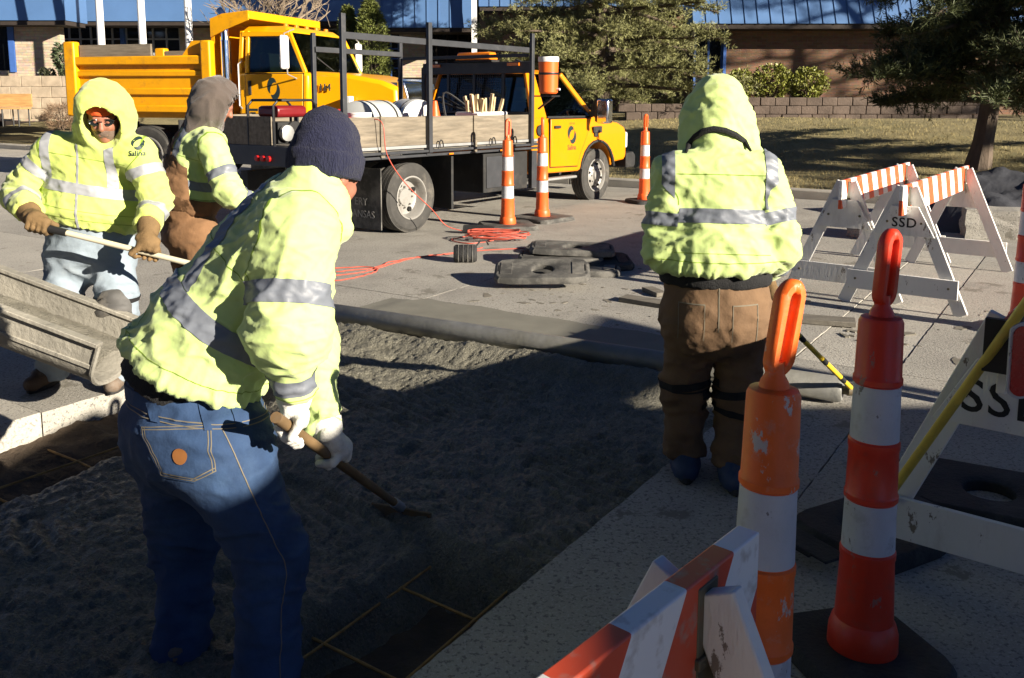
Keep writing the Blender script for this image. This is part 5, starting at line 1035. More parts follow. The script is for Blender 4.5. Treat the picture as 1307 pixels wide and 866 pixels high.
def hand_fn(wrist, grip, axis, knuck, rh=.014, sc=1.0, flip=1):
    # a gloved hand closed round a bar: grip = point on the bar, axis = along the bar, knuck = from the bar to the back of the hand
    wrist, grip, axis = V3(wrist), V3(grip), nrm(axis); k = nrm(V3(knuck) - axis * (V3(knuck) @ axis)); t = np.cross(axis, k) * flip; parts = []
    rf = .0115 * sc; R = rh + rf
    pc = grip + k * (R + .006) ; pal0 = pc - axis * .034 * sc; pal1 = pc + axis * .034 * sc; w_in = wrist + (pc - wrist) * .25
    for i, o_ in enumerate((-.036, -.012, .012, .035)):
        c = grip + axis * o_ * sc; ln = (.9, 1.0, 1.03, .95)[i]; pts = []
        for an in (15, -38, -92, -150 - 18 * ln, -205 * ln): a = math.radians(an); pts.append(c + (k * math.cos(a) - t * math.sin(-a) * -1) * R * (1.12 if an > 0 else 1.03))
        for a_, b_, r0, r1 in zip(pts[:-1], pts[1:], (1.1, 1.05, 1.0, .92), (1.05, 1.0, .92, .84)): parts.append((a_, b_, rf * r0, rf * r1, None, 1))
    th0 = pc + axis * .030 * sc * flip - t * .010; th1 = grip + axis * .058 * sc * flip - t * R * 1.25 + k * .004; th2 = grip + axis * .050 * sc * flip - t * .45 * R - k * R * 1.15
    parts += [(th0, th1, .0145 * sc, .0125 * sc, None, 1), (th1, th2, .0125 * sc, .0105 * sc, None, 1)]
    def fn(p):
        d = sd_cone(p, pal0 + t * .004, pal1 + t * .004, .019 * sc, .019 * sc); d = smin(d, sd_cone(p, pal0 + (w_in - pc) * .45, pal1 + (w_in - pc) * .45, .021 * sc, .022 * sc), .014); d = smin(d, sd_cone(p, pc + (w_in - pc) * .3, wrist, .036 * sc, .030 * sc, t, .9), .02)
        f = None
        for a_, b_, r0, r1, n_, k_ in parts: e = sd_cone(p, a_, b_, r0, r1); f = e if f is None else smin(f, e, .004)
        return smin(d, f, .008)
    allp = np.array([wrist, pal0, pal1, th1] + [q[0] for q in parts]); return fn, allp.min(0) - .06, allp.max(0) + .06
def glove(name, mat, base, par, *a, h=.0055, cuff=None, **k):
    fn, lo, hi = hand_fn(*a, **k); g = Garment(fn, lo, hi, h, lambda p, n: .0022 * fbm(p * 60, 2)); return g.build(name, mat, base, par)
def boot(name, mat, base, par, ankle, toe, sole_z, h=.009, sc=1.0, lab=None):
    a, t_ = V3(ankle), V3(toe); f = t_ - a; f[2] = 0; f = nrm(f); heel = a - f * .07 * sc; L = .27 * sc
    def fn(p):
        z0 = sole_z + .045; e0 = np.array([*(heel[:2]), z0]); e1 = e0 + f * (L - .05); d = sd_cone(p, e0, e1, .047 * sc, .043 * sc); d = smin(d, sd_cone(p, e0 + f * .05, e0 + f * .16 + [0, 0, .02], .055, .05), .03); d = smin(d, sd_cone(p, e0 + f * .05 + [0, 0, .03], a + [0, 0, .06], .055, .055), .03)
        return np.maximum(d, sole_z + .012 - p[:, 2])
    g = Garment(fn, np.array([*(np.minimum(heel, heel + f * L)[:2] - .1), sole_z - .02]), np.array([*(np.maximum(heel, heel + f * L)[:2] + .1), a[2] + .14]), h, lambda p, n: .003 * fbm(p * 25, 2)); o = g.build(name, mat, base, par)
    m = MB(); n_ = np.array([-f[1], f[0], 0]); pts = []
    for k in range(20):
        an = 2 * math.pi * k / 20; c = heel + f * (L / 2 - .035) ; q = c + f * math.cos(an) * (L / 2 + .022) + n_ * math.sin(an) * .052 * (1.0 if math.cos(an) > -.2 else .85); pts.append((q[0] - base[0], q[1] - base[1]))
    m.plate(pts, sole_z - base[2] + .001, sole_z - base[2] + .03); obj('sole', m, m_rub, o, bevel=.004); return o
class Pose: pass
def person(J, lab, base, h_head=.0075):
    # one continuous body from the joints J (world points); the clothes are built over it
    t = thing('person', lab, 'person', base); t['group'] = 'road workers'; fw = nrm(V3(J['face'])); up = nrm(V3(J['hup'])); up = nrm(up - fw * (up @ fw)); rt = np.cross(fw, up); hc = V3(J['head']); R = np.stack([rt, fw, up], 1)
    def L(x, y, z): return hc + rt * x + fw * y + up * z
    nk, ch, pv = V3(J['neck']), V3(J['chest']), V3(J['pelvis']); acr = V3(J['rs']) - V3(J['ls']); acr = nrm(acr)
    def fn(p):
        d = sd_ell(p, L(0, -.012, .03), (.074, .096, .098), R); d = smin(d, sd_ell(p, L(0, .028, -.045), (.056, .062, .075), R), .03); d = smin(d, sd_cone(p, L(0, .055, -.098), L(0, .07, -.092), .022, .02), .025)
        d = smin(d, sd_cone(p, L(0, .088, .018), L(0, .108, -.018), .009, .015), .010); d = smin(d, sd_cone(p, L(-.03, .08, .03), L(.03, .08, .03), .013, .013), .012)
        for s in (-1, 1): d = smin(d, sd_cone(p, L(s * .03, .068, -.02), L(s * .04, .055, -.03), .022, .018), .015); d = np.maximum(d, -sd_ell(p, L(s * .031, .094, .012), (.014, .009, .008), R)); d = smin(d, sd_ell(p, L(s * .031, .082, .012), (.012, .011, .010), R), .002)
        d = smin(d, sd_cone(p, L(-.02, .086, -.055), L(.02, .086, -.055), .0075, .0075), .004); d = smin(d, sd_cone(p, L(-.016, .085, -.066), L(.016, .085, -.066), .008, .008), .004)
        for s in (-1, 1): e = sd_ell(p, L(s * .078, -.012, .0), (.011, .019, .032), R); e = np.maximum(e, -sd_ell(p, L(s * .089, -.006, .002), (.008, .010, .018), R)); d = smin(d, e, .006)
        d = smin(d, sd_cone(p, L(0, -.02, -.03), nk, .058, .062), .03); d = smin(d, sd_cone(p, nk, ch, .06, .10, np.cross(acr, nk - pv), .75), .05); d = smin(d, sd_cone(p, ch, pv, .10, .11), .05)
        for s in 'rl':
            sh, el, wr, hp, kn, an = [V3(J[s + q]) for q in ('s', 'e', 'w', 'h', 'k', 'a')]
            d = smin(d, sd_cone(p, ch + (sh - ch) * .3 + (nk - ch) * .5, sh, .06, .06), .04); d = smin(d, sd_cone(p, sh, el, .055, .042), .02); d = smin(d, sd_cone(p, el, wr, .042, .029), .02); d = smin(d, sd_cone(p, pv, hp, .11, .09), .03); d = smin(d, sd_cone(p, hp, kn, .085, .056), .02); d = smin(d, sd_cone(p, kn, an, .055, .038), .02)
        return d
    pts = np.array([V3(v) for k_, v in J.items() if k_ not in ('face', 'hup')]); lo, hi = pts.min(0) - .16, pts.max(0) + .16
    def axis(i):
        a, b = hc[i] - .15, hc[i] + .15; return np.concatenate([np.arange(lo[i], a, .03), np.arange(a, b, h_head), np.arange(b, hi[i] + .03, .03)])
    V, F = nets(fn, axis(0), axis(1), axis(2)); obj('body', mesh('body', V - V3(base), F, False, None), m_skin, t)
    t.update_tag(); return t, L, R
def band(x, c, hw): return np.stack([x - (c - hw), (c + hw) - x], 1)
def zfoot(px, py, z): return G(px, py, z)
# ---------------------------------------------------------------- worker in jeans and navy beanie (nearest)
J = dict(pelvis=P(250, 545, 2.55), rh=P(283, 572, 2.44), lh=P(222, 568, 2.66), rk=P(346, 705, 2.39), lk=P(236, 715, 2.68), ra=G(338, 935, -.15), la=G(228, 858, -.15),
         chest=P(340, 335, 2.53), neck=P(398, 250, 2.58), rs=P(380, 300, 2.42), ls=P(374, 270, 2.74), re=P(369, 425, 2.33), le=P(388, 440, 2.84), head=P(418, 226, 2.63), face=(.52, .80, -.34), hup=(.17, .28, .94))
H0, H1 = P(352, 533, 2.22), G(512, 648, -.045); hdir = V3(H1 - H0); GR, GL = V3(H0) + hdir * .10, V3(H0) + hdir * .345
J['rw'] = Vector(GR + np.array([.0, .02, .085])); J['lw'] = Vector(GL + np.array([.0, -.05, .10]))
base = V3(G(285, 890, -.25)); W1, L1, R1 = person(J, 'person in blue jeans, navy beanie and hi-vis jacket pushing concrete with a rake', Vector(base), .007)
fwd = nrm([.80, .58, 0]); rgt = nrm([.58, -.80, 0]); Wp = V3(P(232, 492, 2.55)); Up = V3(P(372, 285, 2.57)); spn = nrm(Up - Wp)
arm = {s: [V3(J[s + q]) for q in 'sew'] for s in 'rl'}; fr = nrm(np.cross(rgt, spn)) * -1
def sd_t1(p):
    d = sd_cone(p, Wp + spn * .03, Wp + spn * .16, .225, .225, fr, .88); d = smin(d, sd_cone(p, Wp + spn * .16, Wp + spn * .40, .225, .205, fr, .86), .06)
    d = smin(d, sd_cone(p, arm['r'][0] - spn * .01 - rgt * .04, arm['l'][0] - spn * .01 + rgt * .03, .125, .125), .10); d = smin(d, sd_cone(p, V3(J['neck']) - spn * .05, V3(J['neck']) + spn * .0, .10, .085), .07)
    return d
def sd_a1(p, s, fat=0.0):
    a, b, c = arm[s]; d = smin(sd_cone(p, a, b, .118 + fat, .105 + fat), sd_cone(p, b, c + (b - c) * .12, .104 + fat, .062 + fat), .06); cd = nrm(c - b); return np.maximum(d, (p - (c - cd * .015)) @ cd)
hemn = nrm([.43, .05, .90]); hemp = V3(P(262, 492, 2.45))
collar0, collar1 = V3(P(424, 262, 2.55)), V3(P(431, 290, 2.54))
def jk1(p):
    d = sd_t1(p); d = np.maximum(d, -((p - hemp) @ hemn)); a = np.minimum(sd_a1(p, 'r'), sd_a1(p, 'l')); d = smin(d, a, .035)
    col_ = sd_cone(p, collar0, collar1, .042, .046); col_ = smin(col_, sd_cone(p, V3(J['neck']) + spn * .0, collar0, .085, .055), .03); d = smin(d, col_, .03)
    d = smin(d, sd_cone(p, V3(J['neck']), L1(0, -.05, -.035), .090, .090), .03); hole = np.minimum(sd_ell(p, L1(0, .0, .03), (.088, .108, .095), R1), sd_cone(p, L1(0, .045, -.05), L1(.03, .11, -.09), .062, .08)); return np.maximum(d, -hole)
def wr1(p, n):
    s = (p - Wp) @ spn; low = sig((.20 - s) * 18); el = bump_at(p, J['re'], .16); pit = bump_at(p, V3(J['rs']) + V3(J['re']) * 0 - spn * .12 - rgt * .05, .17); hem = np.exp(-(((p - hemp) @ hemn) / .06) ** 2)
    armr = sig((sd_t1(p) - sd_a1(p, 'r')) * 60); d = folds(p, [.35, .2, .92], (4.5, 4.5, 8), .017, 3.0, .6) * (.55 + .7 * low)
    d += folds(p, [-.75, -.2, .6], (4, 4, 10), .017, 11.0, .3) * (pit * 1.3 + .25) + folds(p, V3(J['rw']) - V3(J['rs']), (4, 4, 11), .018, 21., .6) * armr * (.3 + el) + folds(p, spn, (16, 16, 3), .012, 31., .1) * hem
    d += folds(p, [.3, .5, .8], (8, 8, 14), .006, 51., .4)
    return d + .02 * low * np.exp(-((s - .06) / .07) ** 2) - .006
lo = np.minimum.reduce([Wp, Up, *arm['r'], *arm['l']]) - .28; hi = np.maximum.reduce([Wp, Up, *arm['r'], *arm['l'], collar1]) + .24
JK = Garment(jk1, lo, hi, .0066, wr1); jk = JK.build('jacket', m_hv, base, W1)
pV = JK.V; tT, tR, tL = sd_t1(pV), sd_a1(pV, 'r'), sd_a1(pV, 'l'); notarm = np.minimum(tR, tL) - tT; sS = (pV - Wp) @ spn; lat = (pV - Wp) @ rgt; frt = (pV - Wp) @ fr
JK.clip('reflective_stripe', [band(sS, .262, .031), notarm - .004], m_retro, base, jk)
JK.clip('reflective_stripe', [band(lat, .135, .026), sS - .295, notarm + .012], m_retro, base, jk); JK.clip('reflective_stripe', [band(lat, -.135, .026), sS - .295, notarm], m_retro, base, jk)
ua = nrm(arm['r'][1] - arm['r'][0]); ta = (pV - arm['r'][0]) @ ua; fa_ = nrm(arm['r'][2] - arm['r'][1]); tf = (pV - arm['r'][1]) @ fa_; isr = tT - tR
JK.clip('reflective_stripe', [band(ta, .165, .031), isr + .012], m_retro, base, jk); JK.clip('reflective_stripe', [band(tf, .135, .024), isr + .004], m_retro, base, jk)
m_hvs = M('hi_vis_seam', (.20, .31, .03), .8)
hd0 = (pV - hemp) @ hemn
for fl_ in ([band(isr, .004, .0014), .21 - np.linalg.norm(pV - arm['r'][0], axis=1)], [band(sS, .43, .0014), notarm - .01], [band(hd0, .045, .0013), notarm - .01], [band(lat, .0, .0013), band(sS, .10, .12), notarm - .02], [band(tf, .17, .0012), isr + .004]): JK.clip('seam', fl_, m_hvs, base, jk, .001)
# black ribbed waist under the hem, beanie
def rib(p): return np.maximum(np.maximum(sd_cone(p, Wp - spn * .10, Wp + spn * .12, .196, .205, fr, .88), (p - hemp) @ hemn - .03), -((p - hemp) @ hemn) - .075)
Garment(rib, Wp - .34, Wp + .34, .009, lambda p, n: .002 * fbm(p * 30, 2)).build('waist_ribbing', m_blackf, base, W1)
bc0 = L1(0, -.02, .045)
def bean(p):
    d = sd_ell(p, bc0, (.098, .118, .105), R1); d = smin(d, sd_ell(p, L1(0, -.035, .125), (.072, .085, .075), R1), .05); q = (p - L1(0, 0, .012)) @ R1; cut = -(q[:, 2] - (-.014 + .14 * q[:, 1])); d = np.maximum(d, cut)
    cuff_ = sd_ell(p, bc0, (.104, .124, .12), R1); d2 = np.maximum(np.maximum(cuff_, cut), q[:, 2] - (.055 + .14 * q[:, 1])); return smin(d, d2, .006)
BN = Garment(bean, V3(J['head']) - .2, V3(J['head']) + .26, .0065, lambda p, n: folds(p, V3(J['hup']), (8, 8, 10), .006, 5.)); BN.build('beanie', m_knit, base, W1)
# gloves and rake
glove('glove', m_glv, base, W1, V3(J['rw']) + np.array([0, 0, -.005]), GR, hdir, (-.1, -.5, 1), rh=.016, sc=1.12, flip=-1)
glove('glove', m_glv, base, W1, V3(J['lw']) + np.array([0, 0, -.005]), GL, hdir, (.55, -.55, .8), rh=.016, sc=1.12, flip=-1)
def cuff(c0, c1, r0, r1, mat, b_, par): m = MB(); m.tube([Vector(V3(c0) - b_), Vector(V3(c0) * .5 + V3(c1) * .5 - b_), Vector(V3(c1) - b_)], [r0, (r0 + r1) / 2 + .004, r1], 18); return obj('glove_cuff', m, mat, par)
cuff(V3(J['rw']) - fa_ * .03, V3(J['rw']) + (GR - V3(J['rw'])) * .35, .052, .038, m_glv, base, W1); lf = nrm(V3(J['lw']) - V3(J['le'])); cuff(V3(J['lw']) - lf * .05, V3(J['lw']) + (GL - V3(J['lw'])) * .35, .052, .038, m_glv, base, W1)
rk_ = thing('concrete_rake', 'long wooden handled concrete rake gripped in white gloves', 'rake', H1); m_hdl = M('dirty_handle', (.16, .10, .045), .7, var=.3, vs=7, dirt=(.12, .11, .1), ds=8, damt=.4)
g = MB(); g.tube([H0 - H1, (H0 - H1) * .02], .0155, 10); obj('handle', g, m_hdl, rk_); bx = Vector(np.cross(nrm(hdir), [0, 0, 1])); bx.normalize(); bx = Vector((.93, -.36, 0)); g = MB(); g.tube([(H0 - H1) * .09, (H0 - H1) * .0 + Vector((0, 0, .0))], .02, 10); obj('ferrule', g, m_steelg, rk_)
g = MB(); g.box((0, 0, -.045), (.27, .012, .09), Matrix((bx, bx.cross(Vector((0, 0, 1))), Vector((0, 0, 1)))).transposed()); obj('blade', g, m_hdl, rk_, bevel=.003)
# jeans
def jn1(p):
    pv, rh, lh, rk, lk, ra, la = [V3(J[k]) for k in ('pelvis', 'rh', 'lh', 'rk', 'lk', 'ra', 'la')]; wst = V3(P(243, 505, 2.55))
    d = sd_cone(p, wst + (wst - pv) * .6, wst, .19, .185, fwd, .85); d = smin(d, sd_cone(p, rh + (pv - rh) * .3, lh + (pv - lh) * .3, .165, .165), .08)
    bt = pv - fwd * .078 + np.array([0, 0, .01]); d = smin(d, sd_cone(p, bt + rgt * .06, bt - rgt * .06, .112, .112), .06)
    r = smin(sd_cone(p, rh, rk, .132, .096), sd_cone(p, rk, ra + [0, 0, -.03], .092, .090), .04); l = smin(sd_cone(p, lh, lk, .128, .092), sd_cone(p, lk, la + [0, 0, -.03], .088, .086), .04)
    d = smin(d, np.minimum(r, l), .045); d = np.maximum(d, (p - hemp) @ hemn - .005); return np.maximum(d, -.215 - p[:, 2])
def wj1(p, n):
    d = folds(p, [.1, 0, 1], (5, 5, 7), .010, 4., .8)
    for k, r_ in (('rk', .17), ('lk', .17)): d += folds(p, [.1, .2, 1], (4, 4, 10), .022, 8., .5) * bump_at(p, J[k], r_ * 1.2)
    for k in ('ra', 'la'): d += folds(p, [.1, .1, 1], (4, 4, 9), .017, 15., .5) * bump_at(p, V3(J[k]) + [0, 0, .04], .17)
    return d + folds(p, [.5, .2, .9], (5, 5, 11), .022, 25., .2) * bump_at(p, V3(J['pelvis']) + fwd * .1 - [0, 0, .1], .16)
lo = np.minimum.reduce([V3(J[k]) for k in ('lk', 'ra', 'la', 'lh')]) - [.27, .2, .12]; hi = np.array([V3(J['rk'])[0] + .18, V3(J['la'])[1] + .2, V3(P(243, 480, 2.55))[2] + .12]); hi[0] = max(hi[0], V3(J['ra'])[0] + .18); lo[1] = min(lo[1], V3(J['rk'])[1] - .2)
JN = Garment(jn1, lo, hi, .0082, wj1); jn = JN.build('jeans', m_jean, base, W1)
def surf(px, py, d0=2.4):                            # nearest vertex of the jeans seen at that pixel
    r = ray(px, py); r = V3(r) / np.linalg.norm(V3(r)); q = JN.V - np.array([0, 0, CAMH]); t = q @ r; dist = np.linalg.norm(q - t[:, None] * r, axis=1); c = np.where(dist < .012)[0]; return JN.V[c[np.argmin(t[c])]] if len(c) else V3(P(px, py, d0))
def patch(G_, name, poly_px, mat, par, off, b_, c_px):
    # a flat sewn piece: convex outline given by the points where its corners lie on the cloth
    pts = [surf(*q) for q in poly_px]; c = np.mean(pts, 0); u = nrm(pts[1] - pts[0]); n = nrm(np.cross(pts[1] - pts[0], pts[2] - pts[0])); 
    if n @ (c - np.array([0, 0, CAMH])) > 0: n = -n
    fl = []
    for i in range(len(pts)):
        a, b = pts[i], pts[(i + 1) % len(pts)]; e = np.cross(n, b - a); e = e / np.linalg.norm(e)
        if (c - a) @ e < 0: e = -e
        fl.append((G_.V - a) @ e)
    fl.append((.12 - np.linalg.norm(G_.V - c, axis=1)) + .1); return G_.clip(name, fl, mat, b_, par, off, facing=n), fl
pk_poly = [(174, 540), (268, 543), (284, 606), (247, 622), (203, 612)]
pko, pfl = patch(JN, 'back_pocket', pk_poly, m_jean, jn, .003, base, None)
pf = np.stack(pfl[:-1], 1); pm = pf.min(1); fcg = nrm([0, -1, .1])
for k in range(len(pk_poly)):
    oth = [pf[:, i] - .006 for i in range(pf.shape[1]) if i != k]
    for w_ in (.007, .014): JN.clip('pocket_stitching', [band(pf[:, k], w_, .0013), pfl[-1]] + oth, m_stitch, base, pko, .0042, facing=fcg)
pcn = surf(228, 587); JN.clip('leather_patch', [.023 - np.linalg.norm(JN.V - pcn, axis=1)], m_leath, base, pko, .0055)
nw_ = nrm([.10, .03, .99]); hw_ = (JN.V - surf(200, 531)) @ nw_; JN.clip('waistband', [band(hw_, .024, .024)], m_jean, base, jn, .003)
for w_ in (.003, -.008): JN.clip('waistband_stitching', [band(hw_, w_, .0013)], m_stitch, base, jn, .0042)
rh_, rk_v, ra_ = V3(J['rh']), V3(J['rk']), V3(J['ra']); n1_, n2_ = nrm(np.cross(rk_v - rh_, rgt)), nrm(np.cross(ra_ - rk_v, rgt)); mz = sig((JN.V[:, 2] - rk_v[2]) * 40); seam = mz * ((JN.V - rh_) @ n1_) + (1 - mz) * ((JN.V - rk_v) @ n2_)
JN.clip('side_seam', [band(seam, .0, .0014), (JN.V - V3(J['pelvis'])) @ rgt - .02, -hw_ - .01], m_stitch, base, jn, .002, facing=rgt)
for px, py in ((191, 512), (265, 538), (312, 548)): c = surf(px, py + 6); e = nrm(hemn); JN.clip('belt_loop', [band((JN.V - c) @ nrm(fwd), 0, .009), band(hw_, .022, .034), .08 - np.linalg.norm(JN.V - c, axis=1)], m_jean, base, jn, .007, facing=nrm([0, -1, 0]))
boot('boot', m_boot, base, W1, V3(J['ra']), V3(J['ra']) + fwd * .2, -.25); boot('boot', m_boot, base, W1, V3(J['la']), V3(J['la']) + np.array([.2, .02, 0]), -.25)
# ---------------------------------------------------------------- generic standing worker
def worker(J, lab, base, cfg):
    base = V3(base); t, L, R = person(J, lab, Vector(base), cfg.get('hh', .009)); fwd = nrm(cfg['fwd']); rgt = nrm(np.cross(fwd, [0, 0, 1])); up = np.array([0, 0, 1.]); Jv = {k: V3(v) for k, v in J.items()}
    wst, top = V3(cfg['waist']), Jv['neck'] - np.array([0, 0, .04]); spn = nrm(top - wst); ln = np.linalg.norm(top - wst); fr = nrm(np.cross(spn, np.cross(fwd, spn)) * -1 if False else fwd - spn * (fwd @ spn)); arm = {s: [Jv[s + q] for q in 'sew'] for s in 'rl'}
    wr_, cr_, fl_, ar_ = cfg['wr'], cfg['cr'], cfg.get('flat', .74), cfg.get('ar', .09); hemn = nrm(cfg.get('hemn', spn)); hemp = V3(cfg.get('hem', wst))
    def sdt(p):
        d = sd_cone(p, wst + spn * .02, wst + spn * .13, wr_, wr_ * 1.02, fr, fl_); d = smin(d, sd_cone(p, wst + spn * .13, wst + spn * (ln - .16), wr_ * 1.02, cr_, fr, fl_), .06)
        d = smin(d, sd_cone(p, arm['r'][0] - rgt * .03, arm['l'][0] + rgt * .03, .098, .098), .08); return smin(d, sd_cone(p, top - spn * .06, top + spn * .03, .10, .08), .06)
    def sda(p, s):
        a, b, c = arm[s]; cd = nrm(c - b); d = smin(sd_cone(p, a, b, ar_ * 1.06, ar_), sd_cone(p, b, c, ar_, .056), .05); return np.maximum(d, (p - (c - cd * .02)) @ cd)
    hc = cfg.get('hood')
    def sdh(p):
        f = cfg.get('hs', 1.0); d = sd_ell(p, L(0, -.015, .035), (.118 * f, .138 * f, .138 * f), R); d = smin(d, sd_cone(p, L(0, -.045, .02), top + spn * .0, .105 * f, .12 * f), .06); d = smin(d, sd_ell(p, L(0, -.02, -.05), (.125 * f, .12 * f, .11), R), .05)
        if cfg.get('drape'):
            for sg in (-1, 1): d = smin(d, sd_cone(p, L(sg * .07, .0, .02), L(sg * .115, .03, -.16), .07, .055), .04)
        if cfg.get('peak'): d = smin(d, sd_cone(p, L(-.05, .06, .10), L(.05, .06, .10), .06, .06), .05)
        return d
    def hole(p): o = cfg.get('open', (.086, .14, .105)); return sd_ell(p, L(0, .13, -.005), o, R)
    inner = lambda p: np.minimum(sd_ell(p, L(0, .02, .02), (.098, .118, .125), R), 9)
    def jk(p):
        d = np.maximum(sdt(p), -((p - hemp) @ hemn)); d = smin(d, np.minimum(sda(p, 'r'), sda(p, 'l')), .03)
        if hc == 'same': d = smin(d, sdh(p), .03); d = np.maximum(d, -hole(p)); d = np.maximum(d, -inner(p))
        return d
    k = cfg.get('wk', 1.0); sd_ = cfg.get('seed', 0.)
    def wr(p, n):
        s = (p - wst) @ spn; low = sig((.16 - s) * 16); d = folds(p, [.2, .3, .9], (4.5, 4.5, 8), .015 * k, 3. + sd_, .7) * (.5 + .7 * low) + folds(p, [.6, .2, .7], (4, 4, 9), .015 * k, 13. + sd_, .3) * .5
        for q in 'rl': ia = sig((sdt(p) - sda(p, q)) * 60); d += folds(p, arm[q][1] - arm[q][0], (4, 4, 11), .018 * k, 21. + sd_, .5) * ia * (.3 + bump_at(p, arm[q][1], .15)); d += folds(p, [.7, .1, .6] if q == 'r' else [-.7, .1, .6], (4, 4, 11), .018 * k, 5. + sd_) * bump_at(p, arm[q][0] - up * .12, .15)
        d += folds(p, [.3, .5, .8], (8, 8, 13), .0065 * k, 51. + sd_, .4)
        return d + folds(p, spn, (15, 15, 3), .012, 31.) * np.exp(-(((p - hemp) @ hemn) / .05) ** 2) + .016 * np.exp(-((s - .06) / .06) ** 2)
    ps = [wst, top, Jv['head']] + arm['r'] + arm['l']; lo, hi = np.min(ps, 0) - .30, np.max(ps, 0) + .26; lo[2] = wst[2] - .12
    g = Garment(jk, lo, hi, cfg['h'], wr); jo = g.build('jacket', cfg['jm'], base, t); pV = g.V; T, A, B = sdt(pV), sda(pV, 'r'), sda(pV, 'l'); na = np.minimum(A, B) - T; s = (pV - wst) @ spn; lat = (pV - wst) @ rgt; rm = cfg['rm']
    hd_ = sdh(pV) - .012 if hc == 'same' else T * 0 + 1
    for fl2 in ([band(T - A, .003, .0016), B - A, .14 - np.linalg.norm(pV - arm['r'][0], axis=1)], [band(T - B, .003, .0016), A - B, .14 - np.linalg.norm(pV - arm['l'][0], axis=1)], [band(s, cfg['band'] + .16, .0016), na - .01, hd_], [band((pV - hemp) @ hemn, .045, .0016), na + .03], [band(s, .09, .0013), na - .01]): g.clip('seam', fl2, m_hvs, base, jo, .001)
    g.clip('reflective_stripe', [band(s, cfg['band'], .028), na - .002], rm, base, jo)
    for q in (-1, 1): g.clip('reflective_stripe', [band(lat * q, cfg['vlat'], .025), s - cfg['band'] - .03, na + .012, hd_], rm, base, jo)
    for q, D in (('r', A), ('l', B)):
        u = nrm(arm[q][1] - arm[q][0]); ta = (pV - arm[q][0]) @ u; f = nrm(arm[q][2] - arm[q][1]); tf = (pV - arm[q][1]) @ f; LA = np.linalg.norm(arm[q][1] - arm[q][0])
        g.clip('reflective_stripe', [band(ta, cfg.get('ab', .6) * LA, .026), T - D + .01], rm, base, jo); g.clip('reflective_stripe', [band(tf, cfg.get('fb', .45) * np.linalg.norm(arm[q][2] - arm[q][1]), .022), T - D + .004, .14 - np.linalg.norm(pV - arm[q][1] - f * .12, axis=1)], rm, base, jo)
    if hc and hc != 'same':
        hg = Garment(lambda p: np.maximum(np.maximum(sdh(p), -hole(p)), -inner(p)), Jv['head'] - .27, Jv['head'] + .24, .0075, lambda p, n: folds(p, V3(J['hup']), (7, 7, 5), .014, 8., .4)); hg.build('hood', hc, base, t)
    # trousers
    pm, tr = cfg['pm'], cfg.get('tr', (.115, .095, .09)); bibz = cfg.get('bib')
    def pn_(p):
        pv = Jv['pelvis']; d = sd_cone(p, wst + spn * .03, pv, wr_ * .84, wr_ * .88, fr, fl_ * 1.08); d = smin(d, sd_cone(p, Jv['rh'], Jv['lh'], tr[0] * 1.12, tr[0] * 1.12), .06); bt = pv - fwd * .05 - up * .03; d = smin(d, sd_cone(p, bt + rgt * .06, bt - rgt * .06, .12, .12), .05); legs = None
        for q in 'rl': e = smin(sd_cone(p, Jv[q + 'h'], Jv[q + 'k'], tr[0], tr[1]), sd_cone(p, Jv[q + 'k'], Jv[q + 'a'] - up * .04, tr[1], tr[2]), .05); legs = e if legs is None else np.minimum(legs, e)
        d = smin(d, legs, .04)
        if bibz: d = smin(d, np.maximum(sd_cone(p, wst + spn * .02, wst + spn * .34, wr_ * 1.07, cr_ * 1.04, fr, fl_ * 1.04), np.maximum((p - wst) @ spn - bibz, (p - wst) @ spn - .07 - .9 * np.maximum(0, -((p - wst) @ fwd) - .02) * 4)), .01)
        else: d = np.maximum(d, (p - hemp) @ hemn - .02)
        return np.maximum(d, base[2] + cfg.get('cuffz', .045) - p[:, 2])
    def wp(p, n):
        d = folds(p, [.1, .1, 1], (5, 5, 7), .012, 4. + sd_, .8)
        for q in 'rl': d += folds(p, [.1, .2, 1], (4, 4, 10), .022, 8. + sd_, .4) * bump_at(p, Jv[q + 'k'], .16) + folds(p, [.1, .1, 1], (4, 4, 9), .026, 15. + sd_, .4) * bump_at(p, Jv[q + 'a'], .16)
        return d + folds(p, [.5, .1, .8], (5, 5, 10), .022, 25. + sd_, .2) * bump_at(p, Jv['pelvis'] - up * .12, .17)
    ps = [wst] + [Jv[q + x] for q in 'rl' for x in 'hka']; lo, hi = np.min(ps, 0) - .22, np.max(ps, 0) + .22; lo[2] = base[2] - .02; hi[2] = wst[2] + (.45 if bibz else .14); pg = Garment(pn_, lo, hi, cfg['hp'], wp); po = pg.build('overalls' if bibz else 'trousers', pm, base, t)
    for q in 'rl': toe = Jv[q + 'a'] + (V3(cfg['toe'][q]) if 'toe' in cfg else fwd) * .2; boot('boot', cfg['bm'], base, t, Jv[q + 'a'], toe, base[2], .011, cfg.get('bsc', 1.05))
    return t, g, jo, pg, po, L, R, dict(wst=wst, spn=spn, rgt=rgt, fwd=fwd, hemp=hemp, hemn=hemn, top=top, sdt=sdt, sda=sda, sdh=sdh, J=Jv)
